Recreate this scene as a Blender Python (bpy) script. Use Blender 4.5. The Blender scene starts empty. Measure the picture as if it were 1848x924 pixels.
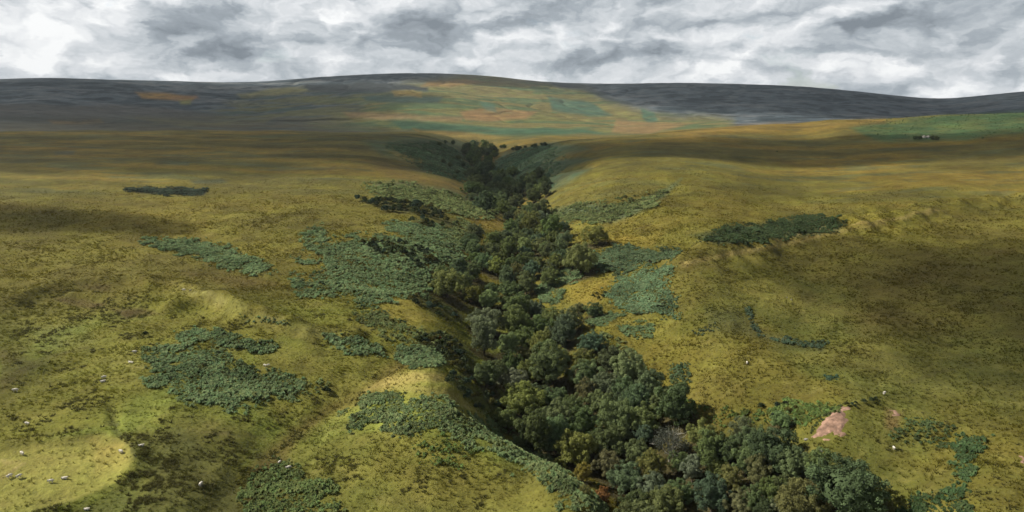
import bpy, bmesh, math, random
import numpy as np
from mathutils import Vector

rng = np.random.default_rng(7)
random.seed(7)
scene = bpy.context.scene
col = scene.collection
S = 1.15                                   # metres per layout unit

# ------------------------------------------------------------------ camera model (photo 1848 x 924)
FPX = 1249.0
PITCH = math.radians(11.2)
CP, SP = math.cos(PITCH), math.sin(PITCH)

def px_to_tq(u, v):
    """photo pixel -> azimuth theta and slope q = z / horizontal distance (camera at the origin)"""
    a = (np.asarray(u, float) - 924.0) / FPX
    b = (462.0 - np.asarray(v, float)) / FPX
    x, y, z = a, CP + b * SP, -SP + b * CP
    h = np.hypot(x, y)
    return np.arctan2(x, y), z / h

def xyz_to_px(x, y, z):
    d = y * CP - z * SP
    w = y * SP + z * CP
    d = np.maximum(d, 1e-3)
    return 924.0 + FPX * x / d, 462.0 - FPX * w / d

# ------------------------------------------------------------------ noise
def _hash(ix, iy, seed):
    h = (ix * 374761393 + iy * 668265263 + seed * 974634777) & 0x7FFFFFFF
    h = ((h ^ (h >> 13)) * 1274126177) & 0x7FFFFFFF
    h = ((h ^ (h >> 16)) * 668265263) & 0x7FFFFFFF
    return ((h ^ (h >> 15)) & 0xFFFFF) / float(0xFFFFF)

def vnoise(x, y, seed=0):
    xi = np.floor(x).astype(np.int64); yi = np.floor(y).astype(np.int64)
    fx = x - xi; fy = y - yi
    sx = fx * fx * fx * (fx * (fx * 6 - 15) + 10); sy = fy * fy * fy * (fy * (fy * 6 - 15) + 10)
    a = _hash(xi, yi, seed); b = _hash(xi + 1, yi, seed); c = _hash(xi, yi + 1, seed); d = _hash(xi + 1, yi + 1, seed)
    return ((a + (b - a) * sx) * (1 - sy) + (c + (d - c) * sx) * sy) * 2 - 1

def fbm(x, y, seed=0, oct=4, gain=0.5):
    s = 0; a = 1; t = 0
    for i in range(oct):
        ca, sa = math.cos(0.6 * i + .3), math.sin(0.6 * i + .3)
        s = s + a * vnoise((x * ca - y * sa) * 2 ** i + 17.3 * i, (x * sa + y * ca) * 2 ** i - 9.1 * i, seed + i)
        t += a; a *= gain
    return s / t * 1.5

# ------------------------------------------------------------------ terrain control points: (u, r, z) or via pixel
CT, CS, CQ = [], [], []
def cz(u, r, z):
    a = (u - 924.0) / FPX                       # azimuth at which a point of that distance and height falls on column u
    th = math.atan(a * CP) + math.asin(max(-1, min(1, -a * z * SP / r / math.hypot(1, a * CP))))
    CT.append(th); CS.append(math.log(r * S)); CQ.append(z / r)
def cv(u, v, r):
    t, q = px_to_tq(u, v)
    CT.append(float(t)); CS.append(math.log(r * S)); CQ.append(float(q))

def cvz(u, v, z):
    t, q = px_to_tq(u, v)
    cv(u, v, z / float(q))

# left moor profile
LP = [(45, -66), (70, -65), (100, -63.5), (120, -62), (150, -60.5), (185, -58.5)]
for u in (-450, -150):
    for r, z in LP + [(230, -55), (300, -50), (455, -38), (560, -31), (760, -22), (1000, -14)]:
        cz(u, r, z)
for u in (30, 170, 330):
    for r, z in LP + [(225, -57.0), (300, -53.0), (340, -49.3), (400, -42.8), (455, -38), (560, -31), (760, -22), (1000, -14)]:
        cz(u, r, z)
cvz(10, 546, -55.2); cvz(170, 507, -54.2); cvz(260, 510, -54.4); cvz(370, 545, -56); cvz(470, 575, -57.2)
for r, z in [(50, -66), (80, -65), (105, -64), (130, -63.5), (150, -63.5), (175, -59.8), (195, -57.6), (215, -56.8), (250, -55), (300, -50.5), (380, -43.5), (455, -38), (560, -31.5), (760, -23), (980, -15)]:
    cz(500, r, z)
# left shoulder, nearer to the gorge
for r, z in [(50, -66), (85, -64.5), (105, -63), (130, -62), (148, -61.3), (170, -62.5), (200, -59.5), (240, -57), (290, -52.5), (370, -45.5), (450, -40), (560, -33.5), (760, -24), (960, -17)]:
    cz(690, r, z)
cv(745, 680, 156); cv(800, 676, 155); cz(800, 175, -64.5); cz(790, 205, -62.5); cz(760, 240, -59.5); cz(790, 290, -56); cz(760, 330, -51)
cz(860, 112, -63); cz(905, 128, -63.5); cz(850, 138, -63); cz(950, 112, -63.5); cv(1000, 845, 118); cv(1060, 890, 109); cv(1095, 926, 103); cz(1015, 134, -74.5); cz(1090, 122, -76); cz(1150, 110, -77.5); cz(1190, 94, -78)
cz(905, 150, -75); cz(870, 190, -71); cz(850, 215, -69.5); cz(835, 265, -65.5); cz(840, 320, -58.5); cz(885, 395, -54.5)
cz(640, 720, -23.5); cz(700, 640, -30); cz(720, 560, -36); cz(780, 470, -43); cz(800, 560, -42); cz(760, 640, -34); cz(820, 640, -45.5); cz(760, 760, -27); cz(820, 760, -38.5); cz(800, 900, -26); cz(832, 900, -35); cz(790, 1020, -21.5); cz(828, 1050, -30)
cz(832, 450, -50.5); cz(842, 540, -48)
# bed of the ravine
for u, r, z in [(1560, 62, -84), (1500, 80, -83), (1420, 100, -82), (1330, 115, -81), (1230, 135, -80), (1110, 160, -78), (1000, 185, -76), (930, 215, -73), (905, 250, -70), (920, 290, -66),
                (965, 330, -63.5), (955, 390, -62.5), (935, 460, -62), (905, 560, -60.5), (895, 640, -57.5), (882, 750, -52.5), (870, 900, -46.5), (862, 1050, -40)]:
    cz(u, r, z)
# bank opposite: right side
cz(1700, 62, -66); cz(1620, 90, -70); cz(1640, 112, -68); cz(1500, 122, -70.5); cz(1420, 148, -66); cz(1300, 165, -67); cz(1180, 185, -68.5); cz(1060, 205, -68)
cz(1020, 250, -66); cz(1010, 290, -62); cz(1085, 300, -57.5); cz(1100, 345, -52.5); cz(1040, 400, -50); cz(1010, 450, -46); cz(1000, 520, -42); cz(985, 470, -49.5); cz(960, 560, -48.5); cz(940, 640, -45); cz(960, 700, -35); cz(1000, 640, -32); cz(925, 760, -41.5); cz(915, 900, -37); cz(960, 900, -27)
cz(1480, 140, -63.5); cz(1130, 215, -63.5); cz(1120, 260, -58.5); cz(1200, 235, -57); cz(1230, 250, -51.5); cz(1230, 290, -52.5); cz(1150, 300, -55)
cz(1250, 330, -48); cz(1230, 450, -33.5); cz(1230, 620, -22); cz(1230, 800, -12.2); cz(1230, 960, -20)
cz(1100, 450, -36); cz(1080, 600, -26); cz(1000, 700, -24); cz(1000, 850, -31); cz(1100, 750, -19); cz(1100, 900, -27)
for u, off in ((1450, -1.5), (1700, 0), (2000, 2), (2350, 4)):
    for r, z in [(45, -64), (110, -62), (140, -61), (170, -60), (210, -57.5), (260, -53), (315, -47.5), (480, -38), (620, -26), (760, -13)]:
        if u == 1450 and r < 165: continue
        cz(u, r, z + off * min(1, r / 200))
cvz(1500, 414, -45.6); cvz(1380, 445, -49.2); cvz(1700, 381, -41.6); cvz(1850, 364, -39.0); cz(1500, 365, -46.0); cz(1700, 430, -41.8); cz(1850, 475, -39.3); cz(1380, 330, -49.6)
cv(1500, 216, 860); cz(1500, 1010, -9); cv(1700, 207, 890); cz(1700, 1050, -4); cv(1850, 203, 920); cz(1850, 1100, 0); cv(2200, 198, 950); cz(2200, 1150, 3)
cv(1380, 225, 840); cz(1380, 980, -14)
# dip behind the left plateau, far hill
SKY = [(-450, 152), (-150, 146), (0, 145), (70, 142), (200, 145), (330, 148), (450, 150), (560, 142), (690, 135), (800, 135), (900, 141), (1050, 152), (1200, 151),
       (1330, 153), (1450, 158), (1560, 168), (1630, 175), (1700, 181), (1745, 177), (1850, 166), (2050, 158), (2350, 150)]
for u, v in SKY:
    cv(u, v, 3200); cv(u, v + 9, 4300); cv(u, v + 26, 2600); cv(u, v + 52 + 8 * math.sin(u / 160.), 2000)
    if u < 650: cv(u, 240.5, 1180); cv(u, 226, 1480)
    elif u < 1250: cv(u, 247 - (u - 650) * .012, 1190); cv(u, 229, 1450)
    else: cv(u, 222 if u < 1500 else 214, 1480)

CT = np.array(CT); CS = np.array(CS); CQ = np.array(CQ)
KT, KS = 2.6, 1.0
def _phi(d2):
    return 0.5 * d2 * np.log(d2 + 1e-9)
def tps_fit():
    P = np.stack([CT * KT, CS * KS], 1); n = len(P)
    d2 = ((P[:, None] - P[None]) ** 2).sum(2)
    A = np.zeros((n + 3, n + 3)); A[:n, :n] = _phi(d2) + np.eye(n) * 2e-4
    A[:n, n] = 1; A[:n, n + 1:] = P; A[n, :n] = 1; A[n + 1:, :n] = P.T
    w = np.linalg.solve(A, np.concatenate([CQ, [0, 0, 0]]))
    return P, w
_P, _W = tps_fit()
def tps(t, s):
    p = np.stack([t * KT, s * KS], -1).reshape(-1, 2); out = np.empty(len(p)); n = len(_P)
    for i in range(0, len(p), 20000):
        q = p[i:i + 20000]
        d2 = ((q[:, None] - _P[None]) ** 2).sum(2)
        out[i:i + 20000] = _phi(d2) @ _W[:n] + _W[n] + q @ _W[n + 1:]
    return out.reshape(np.shape(t))

NT, NR = 1000, 1150
T0, T1 = math.radians(-58), math.radians(58)
R0, R1 = 48.0 * S, 4300.0 * S
tg = np.linspace(T0, T1, NT); sg = np.linspace(math.log(R0), math.log(R1), NR)
nt, nr = 170, 230
tc = np.linspace(T0, T1, nt); sc_ = np.linspace(math.log(R0), math.log(R1), nr)
G = tps(np.broadcast_to(tc[None], (nr, nt)), np.broadcast_to(sc_[:, None], (nr, nt)))
def catmull(x, n):
    f = x * (n - 1); i = np.clip(np.floor(f).astype(int), 0, n - 2); a = f - i
    W = np.zeros((len(x), n)); k = np.arange(len(x))
    w = [-.5 * a + a ** 2 - .5 * a ** 3, 1 - 2.5 * a ** 2 + 1.5 * a ** 3, .5 * a + 2 * a ** 2 - 1.5 * a ** 3, -.5 * a ** 2 + .5 * a ** 3]
    for j in range(4):
        np.add.at(W, (k, np.clip(i + j - 1, 0, n - 1)), w[j])
    return W
Q = catmull(np.linspace(0, 1, NR), nr) @ G @ catmull(np.linspace(0, 1, NT), nt).T
RR = np.exp(sg)[:, None] * np.ones(NT)[None]
TT = np.ones(NR)[:, None] * tg[None]
X = RR * np.sin(TT); Y = RR * np.cos(TT)
Z = Q * RR

def bil(A, x, y):
    r = np.hypot(x, y); t = np.arctan2(x, y)
    fi = np.clip((np.log(np.maximum(r, R0)) - sg[0]) / (sg[-1] - sg[0]) * (NR - 1), 0, NR - 1.001)
    fj = np.clip((t - T0) / (T1 - T0) * (NT - 1), 0, NT - 1.001)
    i = fi.astype(int); j = fj.astype(int); a = fi - i; b = fj - j
    if A.ndim == 3: a = a[..., None]; b = b[..., None]
    return (A[i, j] * (1 - b) + A[i, j + 1] * b) * (1 - a) + (A[i + 1, j] * (1 - b) + A[i + 1, j + 1] * b) * a

def unproject(u, v, lift=0.0):
    """photo pixel(s) -> first ground point (raised by lift) that the pixel's ray meets"""
    u = np.atleast_1d(np.asarray(u, float)); v = np.atleast_1d(np.asarray(v, float))
    th, q = px_to_tq(u, v)
    out = np.zeros((len(u), 3))
    rr = np.exp(sg)
    l = np.broadcast_to(np.atleast_1d(lift), u.shape)
    for k in range(len(u)):
        fj = min(max((th[k] - T0) / (T1 - T0) * (NT - 1), 0), NT - 1.001); j = int(fj); b = fj - j
        h = Z[:, j] * (1 - b) + Z[:, j + 1] * b
        g = (h + l[k]) / rr
        hit = np.nonzero(g >= q[k])[0]
        i = hit[0] if len(hit) else NR - 1
        if 0 < i < NR:
            a = (q[k] - g[i - 1]) / (g[i] - g[i - 1] + 1e-12); a = min(max(a, 0), 1)
            r = rr[i - 1] * (1 - a) + rr[i] * a
        else:
            r = rr[i]
        x, y = r * math.sin(th[k]), r * math.cos(th[k])
        out[k] = x, y, float(bil(Z, np.array(x), np.array(y)))
    return out

# banks and ditches: polylines in the photo laid on the ground, (points, height, width in m)
RIDGES = [([(30, 545), (90, 525), (165, 508), (255, 508), (330, 525), (390, 550), (460, 575), (560, 600), (640, 612)], 2.6, 5.0),
          ([(130, 535), (200, 540), (260, 552), (330, 560), (380, 556), (440, 575)], 1.9, 3.5),
          ([(300, 566), (360, 551), (430, 565), (520, 590)], 1.6, 3.5),
          ([(650, 690), (700, 682), (760, 676), (800, 678)], 2.2, 4.5),
          ([(640, 708), (700, 693), (760, 689), (830, 715), (870, 745)], 1.6, 3.0),
          ([(440, 860), (520, 800), (640, 740)], .6, 6.0),
          ([(0, 832), (30, 834), (48, 838), (20, 852), (0, 863)], .5, 1.2),
          ([(0, 805), (60, 800), (130, 790), (200, 782), (240, 800), (245, 830), (215, 870), (150, 905), (60, 935)], .9, 2.5),
          ([(1230, 472), (1300, 457), (1400, 438), (1500, 414), (1600, 399), (1720, 378), (1848, 364)], 4.6, 13.0),
          ([(1250, 440), (1350, 424), (1500, 396), (1650, 372), (1800, 350)], -3.0, 13.0),
          ([(1490, 760), (1540, 735), (1590, 718)], .8, 2.5),
          ([(520, 625), (580, 640), (620, 660)], -.8, 5.0),
          ([(200, 735), (208, 770), (215, 790)], -.7, 1.2),
          ([(420, 880), (470, 830), (540, 770), (620, 715), (690, 665), (740, 640)], -2.6, 7.0),
          ([(0, 720), (60, 690), (110, 660), (180, 640)], -.7, 3.5),
          ([(480, 590), (560, 615), (640, 590), (660, 555)], -.6, 4.0),
          ([(1235, 700), (1290, 650), (1330, 610), (1345, 570)], -.8, 4.0),
          ([(1820, 830), (1760, 800), (1700, 790), (1640, 800)], -.9, 4.0),
          ([(905, 288), (960, 270), (1010, 262)], -2.0, 9.0), ([(905, 318), (960, 292), (1060, 280)], -3.0, 9.0), ([(925, 335), (980, 310), (1060, 300)], -3.0, 9.0),
          ([(950, 350), (1000, 330), (1070, 318)], -2.4, 9.0), ([(1000, 395), (1080, 378), (1180, 350), (1230, 325)], -2.0, 8.0),
          ([(820, 318), (780, 300), (700, 275)], -1.8, 9.0), ([(830, 300), (800, 280), (740, 262)], -1.8, 9.0),
          ([(1090, 500), (1150, 470), (1220, 445)], -1.2, 6.0)]
def dist_polyline(px, py, pts, chunk=None):
    d = np.full(px.shape, 1e9)
    for (x0, y0), (x1, y1) in zip(pts[:-1], pts[1:]):
        dx, dy = x1 - x0, y1 - y0; L = dx * dx + dy * dy + 1e-12
        t = np.clip(((px - x0) * dx + (py - y0) * dy) / L, 0, 1)
        d = np.minimum(d, np.hypot(px - x0 - t * dx, py - y0 - t * dy))
    return d
def densify(pts, n=6):
    o = []
    for a, b in zip(pts[:-1], pts[1:]):
        for k in range(n):
            o.append((a[0] + (b[0] - a[0]) * k / n, a[1] + (b[1] - a[1]) * k / n))
    return o + [pts[-1]]
Zadd = np.zeros_like(Z)
for pts, amp, wid in RIDGES:
    dp = densify(pts, 3)
    W = unproject([p[0] for p in dp], [p[1] for p in dp])[:, :2]
    lo = W.min(0) - wid * 3; hi = W.max(0) + wid * 3
    m = (X > lo[0]) & (X < hi[0]) & (Y > lo[1]) & (Y < hi[1])
    wx = X[m] + fbm(X[m] / 9, Y[m] / 9, 41, 2) * wid * .35; wy = Y[m] + fbm(X[m] / 9, Y[m] / 9, 45, 2) * wid * .35
    d = dist_polyline(wx, wy, W)
    Zadd[m] += amp * np.exp(-(d / wid) ** 2) * (1 + .35 * vnoise(X[m] / 7, Y[m] / 7, 3))
Z += Zadd
near = 1 / (1 + (RR / (420 * S)) ** 3)
Z += fbm(X / 34, Y / 34, 5, 3) * .9 * (.35 + .65 * near) + fbm(X / 9, Y / 9, 11, 3) * .32 * near
Z += np.abs(fbm(X / 3.1, Y / 3.1, 19, 3)) * .11 * near + vnoise(X / .9, Y / .9, 23) * .05 * near
farw = np.clip((RR - 1200 * S) / (900 * S), 0, 1) * np.clip((3300 * S - RR) / (200 * S), .25, 1)
wx = X + fbm(X / 260, Y / 260, 61, 3) * 90
Z += farw * (-(1 - np.abs(vnoise(wx / 210 + Y / 800, Y / 700, 63))) ** 5 * 8 + fbm(X / 120, Y / 120, 65, 4) * 4.0 + fbm(X / 26, Y / 26, 69, 3) * 1.3)
midw = np.clip((RR - 380 * S) / (300 * S), 0, 1) * np.clip((1400 * S - RR) / (400 * S), 0, 1)
Z += midw * fbm(X / 60, Y / 22, 71, 4) * .8
def H(x, y):
    return bil(Z, np.asarray(x, float), np.asarray(y, float))
U, V = xyz_to_px(X, Y, Z)

# ------------------------------------------------------------------ ground cover colours
def poly_sd(px, py, poly):
    """signed distance (positive inside) of points to a polygon"""
    poly = np.asarray(poly, float); n = len(poly)
    d = np.full(px.shape, 1e9); ins = np.zeros(px.shape, bool)
    for i in range(n):
        x0, y0 = poly[i]; x1, y1 = poly[(i + 1) % n]
        dx, dy = x1 - x0, y1 - y0; L = dx * dx + dy * dy + 1e-9
        t = np.clip(((px - x0) * dx + (py - y0) * dy) / L, 0, 1)
        d = np.minimum(d, np.hypot(px - x0 - t * dx, py - y0 - t * dy))
        c = ((y0 > py) != (y1 > py))
        ins ^= c & (px < (x1 - x0) * (py - y0) / (y1 - y0 + 1e-12) + x0)
    return np.where(ins, d, -d)

nL = fbm(X / 55, Y / 55, 101, 4); nM = fbm(X / 14, Y / 14, 107, 4); nS = fbm(X / 3.2, Y / 3.2, 113, 3)
nW = fbm(X / 90, Y / 240, 119, 4)
C = np.zeros((NR, NT, 3))
def lay(c, a):
    a = np.clip(a, 0, 1)[..., None]
    C[:] = C * (1 - a) + np.array(c) * a
ss = lambda x, a, b: (lambda t: t * t * (3 - 2 * t))(np.clip((x - a) / (b - a), 0, 1))
C[:] = (.106, .095, .016)                                     # golden moor grass
lay((.066, .073, .016), ss(U, 1080, 1350) * ss(V, 400, 560) * .85)      # greener on the right flank
lay((.142, .162, .031), ss(V, 500, 620) * (1 - ss(U, 900, 1100)))      # cropped yellow green on the near left
lay((.080, .068, .016), ss(nL, .05, .55) * .55)
lay((.128, .100, .019), ss(-nL, .1, .6) * .45)
lay((.080, .068, .020), ss(nM, .25, .7) * .30)
lay((.145, .135, .030), ss(-nM, .25, .7) * .35)
lay((.066, .062, .017), ss(nS, .3, .8) * .14 * near)
lay((.19, .175, .05), ss(-nS, .35, .8) * .3 * near)
lay((.085, .070, .020), ss(RR, 430 * S, 640 * S) * .75)                 # darker wet moor farther off
lay((.115, .080, .018), ss(RR, 400 * S, 700 * S) * ss(nW, .1, .5) * .6)
nst = fbm(X / 130, Y / 34, 125, 4); wst = ss(RR, 330 * S, 520 * S)
lay((.055, .055, .018), wst * ss(nst, .05, .5) * .6)
lay((.150, .105, .020), wst * ss(-nst, .08, .5) * .55)
lay((.060, .072, .034), wst * ss(fbm(X / 48, Y / 16, 127, 4), .3, .7) * .6)
# far hill
hill = ss(RR, 1060 * S, 1240 * S)
hn = fbm(X / 420, Y / 900, 131, 4); hm = fbm(X / 210, Y / 110, 137, 4); hs = fbm(X / 48, Y / 48, 139, 4)
Ch = np.zeros_like(C); Ch[:] = (.064, .082, .096)
def layh(c, a):
    a = np.clip(a, 0, 1)[..., None]; Ch[:] = Ch * (1 - a) + np.array(c) * a
layh((.092, .102, .108), ss(hm, .1, .5) * .8)
layh((.028, .040, .048), ss(-hm, .05, .45) * .9)
layh((.105, .118, .122), ss(hs, .2, .8) * .6)
layh((.016, .025, .031), ss(-hs, .12, .6) * .8)
def pm(poly, feather, warp=0, fy=.35):
    """soft mask of a photo polygon over the ground grid"""
    p = np.asarray(poly, float); lo = p.min(0) - feather - warp * 1.5; hi = p.max(0) + feather + warp * 1.5
    m = (U > lo[0]) & (U < hi[0]) & (V > lo[1]) & (V < hi[1])
    out = np.zeros_like(U)
    if m.any():
        sc = np.maximum(RR[m] / 9., 4)
        n1 = fbm(X[m] / sc, Y[m] / sc, 151, 4); n2 = fbm(X[m] / sc, Y[m] / sc, 157, 4)
        d = poly_sd(U[m] + n1 * warp, V[m] + n2 * warp * fy, poly)
        out[m] = ss(d, -feather, feather)
    return out
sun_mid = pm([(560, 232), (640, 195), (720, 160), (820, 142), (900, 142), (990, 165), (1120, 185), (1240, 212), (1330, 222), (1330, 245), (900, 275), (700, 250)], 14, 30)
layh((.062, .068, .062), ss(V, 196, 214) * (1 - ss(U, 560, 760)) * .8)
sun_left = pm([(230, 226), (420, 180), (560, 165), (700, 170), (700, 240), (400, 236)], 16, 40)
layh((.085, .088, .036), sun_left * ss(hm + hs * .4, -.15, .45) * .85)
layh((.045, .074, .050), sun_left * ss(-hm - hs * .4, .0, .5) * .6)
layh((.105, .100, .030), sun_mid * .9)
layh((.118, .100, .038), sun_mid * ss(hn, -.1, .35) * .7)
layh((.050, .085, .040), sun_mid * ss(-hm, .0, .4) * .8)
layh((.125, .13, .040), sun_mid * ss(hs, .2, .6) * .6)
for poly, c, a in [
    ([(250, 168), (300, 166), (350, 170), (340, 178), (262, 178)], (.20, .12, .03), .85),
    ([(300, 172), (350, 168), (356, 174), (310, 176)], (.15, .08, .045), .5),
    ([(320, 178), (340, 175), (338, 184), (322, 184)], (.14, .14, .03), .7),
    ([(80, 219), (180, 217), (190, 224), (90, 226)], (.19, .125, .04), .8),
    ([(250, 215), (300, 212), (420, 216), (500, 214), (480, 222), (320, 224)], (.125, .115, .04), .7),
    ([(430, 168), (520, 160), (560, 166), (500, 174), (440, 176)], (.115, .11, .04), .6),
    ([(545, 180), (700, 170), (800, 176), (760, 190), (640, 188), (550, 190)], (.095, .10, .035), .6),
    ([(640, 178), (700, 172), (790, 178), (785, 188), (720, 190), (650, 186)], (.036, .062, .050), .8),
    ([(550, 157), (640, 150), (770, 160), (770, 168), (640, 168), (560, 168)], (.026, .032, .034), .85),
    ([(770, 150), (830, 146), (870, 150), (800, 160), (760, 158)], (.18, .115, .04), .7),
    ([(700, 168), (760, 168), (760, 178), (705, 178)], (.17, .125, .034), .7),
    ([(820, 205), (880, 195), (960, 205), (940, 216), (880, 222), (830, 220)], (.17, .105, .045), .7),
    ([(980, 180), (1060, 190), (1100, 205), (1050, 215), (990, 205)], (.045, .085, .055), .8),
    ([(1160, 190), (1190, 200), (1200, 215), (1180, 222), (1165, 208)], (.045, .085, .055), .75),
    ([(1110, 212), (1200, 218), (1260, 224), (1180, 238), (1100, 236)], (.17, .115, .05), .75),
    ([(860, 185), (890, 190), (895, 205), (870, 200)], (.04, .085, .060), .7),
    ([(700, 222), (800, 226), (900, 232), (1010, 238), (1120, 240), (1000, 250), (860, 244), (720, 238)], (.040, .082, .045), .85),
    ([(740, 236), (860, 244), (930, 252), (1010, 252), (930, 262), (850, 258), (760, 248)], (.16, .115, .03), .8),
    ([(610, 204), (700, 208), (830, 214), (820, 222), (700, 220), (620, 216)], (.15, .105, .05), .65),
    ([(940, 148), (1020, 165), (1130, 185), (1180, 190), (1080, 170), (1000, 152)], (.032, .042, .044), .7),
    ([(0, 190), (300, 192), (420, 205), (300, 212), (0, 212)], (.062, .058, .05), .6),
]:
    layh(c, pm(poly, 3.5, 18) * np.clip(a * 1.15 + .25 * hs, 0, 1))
layh((.050, .050, .036), ss(V, 205, 216) * (1 - ss(U, 560, 720)) * np.clip(.62 + .5 * hs, 0, 1))  # hill foot darkened in colour, in place of cloud shade
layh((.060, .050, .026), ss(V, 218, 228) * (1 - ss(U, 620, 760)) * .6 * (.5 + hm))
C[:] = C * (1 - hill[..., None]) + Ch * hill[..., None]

TEAL = (.040, .075, .048)
PATCH = [  # photo polygon, colour, strength, feather px, warp px
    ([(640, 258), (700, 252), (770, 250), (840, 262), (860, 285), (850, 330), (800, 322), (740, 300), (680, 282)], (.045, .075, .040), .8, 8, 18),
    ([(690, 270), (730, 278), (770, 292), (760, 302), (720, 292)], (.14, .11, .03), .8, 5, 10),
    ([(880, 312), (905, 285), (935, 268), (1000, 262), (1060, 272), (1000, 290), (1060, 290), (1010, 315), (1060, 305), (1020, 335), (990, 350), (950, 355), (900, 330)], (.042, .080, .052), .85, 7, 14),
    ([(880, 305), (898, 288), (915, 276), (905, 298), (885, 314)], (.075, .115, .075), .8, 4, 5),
    ([(640, 290), (700, 300), (820, 330), (840, 350), (700, 322)], (.11, .075, .022), .6, 8, 14),
    ([(660, 332), (720, 330), (800, 343), (850, 365), (895, 388), (850, 395), (800, 378), (740, 362), (680, 350)], (.075, .095, .050), .7, 6, 16),
    ([(985, 385), (1040, 372), (1100, 368), (1150, 362), (1210, 340), (1240, 322), (1210, 352), (1180, 372), (1110, 398), (1080, 402), (1000, 398)], (.055, .085, .050), .8, 6, 14),
    ([(1530, 222), (1600, 212), (1700, 207), (1848, 203), (2000, 200), (2000, 240), (1790, 246), (1750, 253), (1640, 250), (1580, 245)], (.030, .068, .030), .95, 5, 22),
    ([(1600, 217), (1640, 214), (1650, 219), (1610, 222)], (.12, .12, .03), .7, 3, 8), ([(1680, 226), (1760, 224), (1780, 229), (1700, 231)], (.09, .11, .03), .5, 3, 10),
    ([(1200, 240), (1400, 222), (1600, 208), (1600, 218), (1400, 236), (1250, 250)], (.19, .12, .03), .6, 6, 12),
    ([(840, 395), (880, 385), (925, 405), (930, 418), (880, 415)], (.20, .145, .03), .8, 6, 8),
    ([(1080, 430), (1130, 420), (1200, 425), (1180, 445), (1100, 442)], (.18, .14, .025), .7, 6, 10),
    ([(1120, 560), (1180, 575), (1240, 600), (1230, 660), (1160, 640), (1080, 590)], (.132, .116, .024), .5, 15, 20),
    ([(1020, 515), (1080, 505), (1110, 500), (1090, 520), (1070, 560), (1020, 545)], (.17, .13, .025), .7, 8, 12),
    ([(655, 540), (720, 535), (765, 560), (785, 580), (740, 588), (670, 575)], (.18, .15, .03), .7, 8, 10),
    ([(430, 900), (450, 840), (520, 780), (600, 730), (690, 660), (740, 640), (790, 640), (700, 690), (620, 740), (540, 800), (500, 860), (470, 920)], (.092, .066, .020), .85, 14, 22),
    ([(250, 924), (280, 860), (300, 800), (330, 740), (400, 760), (440, 800), (430, 924)], (.085, .078, .022), .6, 20, 30),
    ([(655, 705), (700, 682), (745, 672), (800, 676), (806, 690), (760, 690), (700, 700)], (.30, .24, .085), .8, 6, 6),
    ([(640, 712), (720, 696), (800, 700), (850, 735), (870, 755), (790, 715), (700, 705)], (.24, .20, .07), .6, 5, 8),
    ([(20, 812), (90, 795), (190, 782), (236, 800), (240, 830), (205, 872), (130, 905), (20, 935), (-60, 900), (-60, 840)], (.205, .190, .048), .95, 6, 8),
    ([(246, 800), (330, 770), (420, 850), (430, 945), (110, 945), (205, 885), (246, 842)], (.074, .078, .024), .7, 7, 14),
    ([(160, 790), (225, 800), (225, 830), (170, 850)], (.23, .18, .05), .5, 12, 10),
    ([(190, 640), (262, 625), (268, 690), (200, 700)], (.19, .185, .045), .6, 10, 14),
    ([(60, 600), (150, 590), (170, 620), (80, 640)], (.15, .17, .05), .6, 12, 20),
    ([(95, 540), (150, 540), (190, 550), (170, 558), (120, 552)], (.055, .035, .018), .75, 5, 10),
    ([(200, 560), (260, 558), (300, 568), (230, 578)], (.060, .040, .018), .75, 5, 12),
    ([(130, 510), (200, 515), (195, 525), (140, 522)], (.075, .055, .02), .6, 4, 12),
    ([(0, 640), (60, 650), (90, 660), (40, 690), (0, 710)], (.075, .055, .022), .65, 10, 22),
    ([(330, 490), (400, 488), (470, 500), (520, 520), (440, 520), (360, 500)], (.085, .058, .02), .6, 8, 14),
    ([(300, 505), (360, 515), (420, 545), (520, 590), (600, 610), (560, 618), (460, 585), (370, 552)], (.22, .20, .055), .55, 6, 10),  # bank crest painted paler, standing in for relief shading
    ([(700, 790), (800, 800), (900, 850), (1000, 924), (800, 924), (620, 860)], (.165, .150, .032), .6, 25, 25),
    ([(500, 640), (600, 640), (600, 690), (480, 670)], (.15, .135, .03), .5, 14, 20),
    ([(1230, 474), (1300, 459), (1400, 440), (1500, 415), (1600, 400), (1590, 404), (1500, 421), (1400, 447), (1300, 466), (1235, 482)], (.24, .19, .07), .7, 5, 5),  # highlight along the spur crest painted into the colour
    ([(1340, 500), (1420, 500), (1440, 545), (1380, 560), (1330, 530)], (.17, .155, .035), .5, 18, 22),
    ([(1500, 640), (1848, 600), (1848, 700), (1560, 720)], (.085, .085, .022), .5, 30, 40),
    ([(1550, 480), (1848, 430), (1848, 600), (1560, 600)], (.095, .075, .022), .5, 40, 50),
    ([(1540, 740), (1620, 730), (1700, 760), (1680, 830), (1600, 820), (1540, 790)], (.12, .13, .03), .5, 18, 22),
    ([(1600, 735), (1630, 745), (1620, 780), (1600, 770)], (.16, .09, .05), .5, 8, 8),
    ([(225, 342), (300, 339), (370, 344), (365, 350), (260, 350)], (.030, .042, .034), .9, 4, 10),
    ([(340, 323), (400, 321), (412, 329), (350, 330)], (.032, .046, .034), .8, 3, 8),
    ([(280, 293), (340, 291), (338, 297), (285, 297)], (.035, .06, .045), .7, 3, 8),
    ([(95, 274), (135, 272), (132, 279), (98, 279)], (.04, .055, .05), .6, 3, 6),
    ([(1250, 425), (1330, 410), (1450, 390), (1525, 400), (1510, 414), (1400, 430), (1300, 442)], (.035, .052, .026), .9, 5, 10),
    ([(1280, 565), (1330, 555), (1370, 600), (1490, 622), (1480, 632), (1400, 620), (1340, 605), (1290, 605)], (.07, .075, .03), .6, 10, 18),
]
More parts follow.
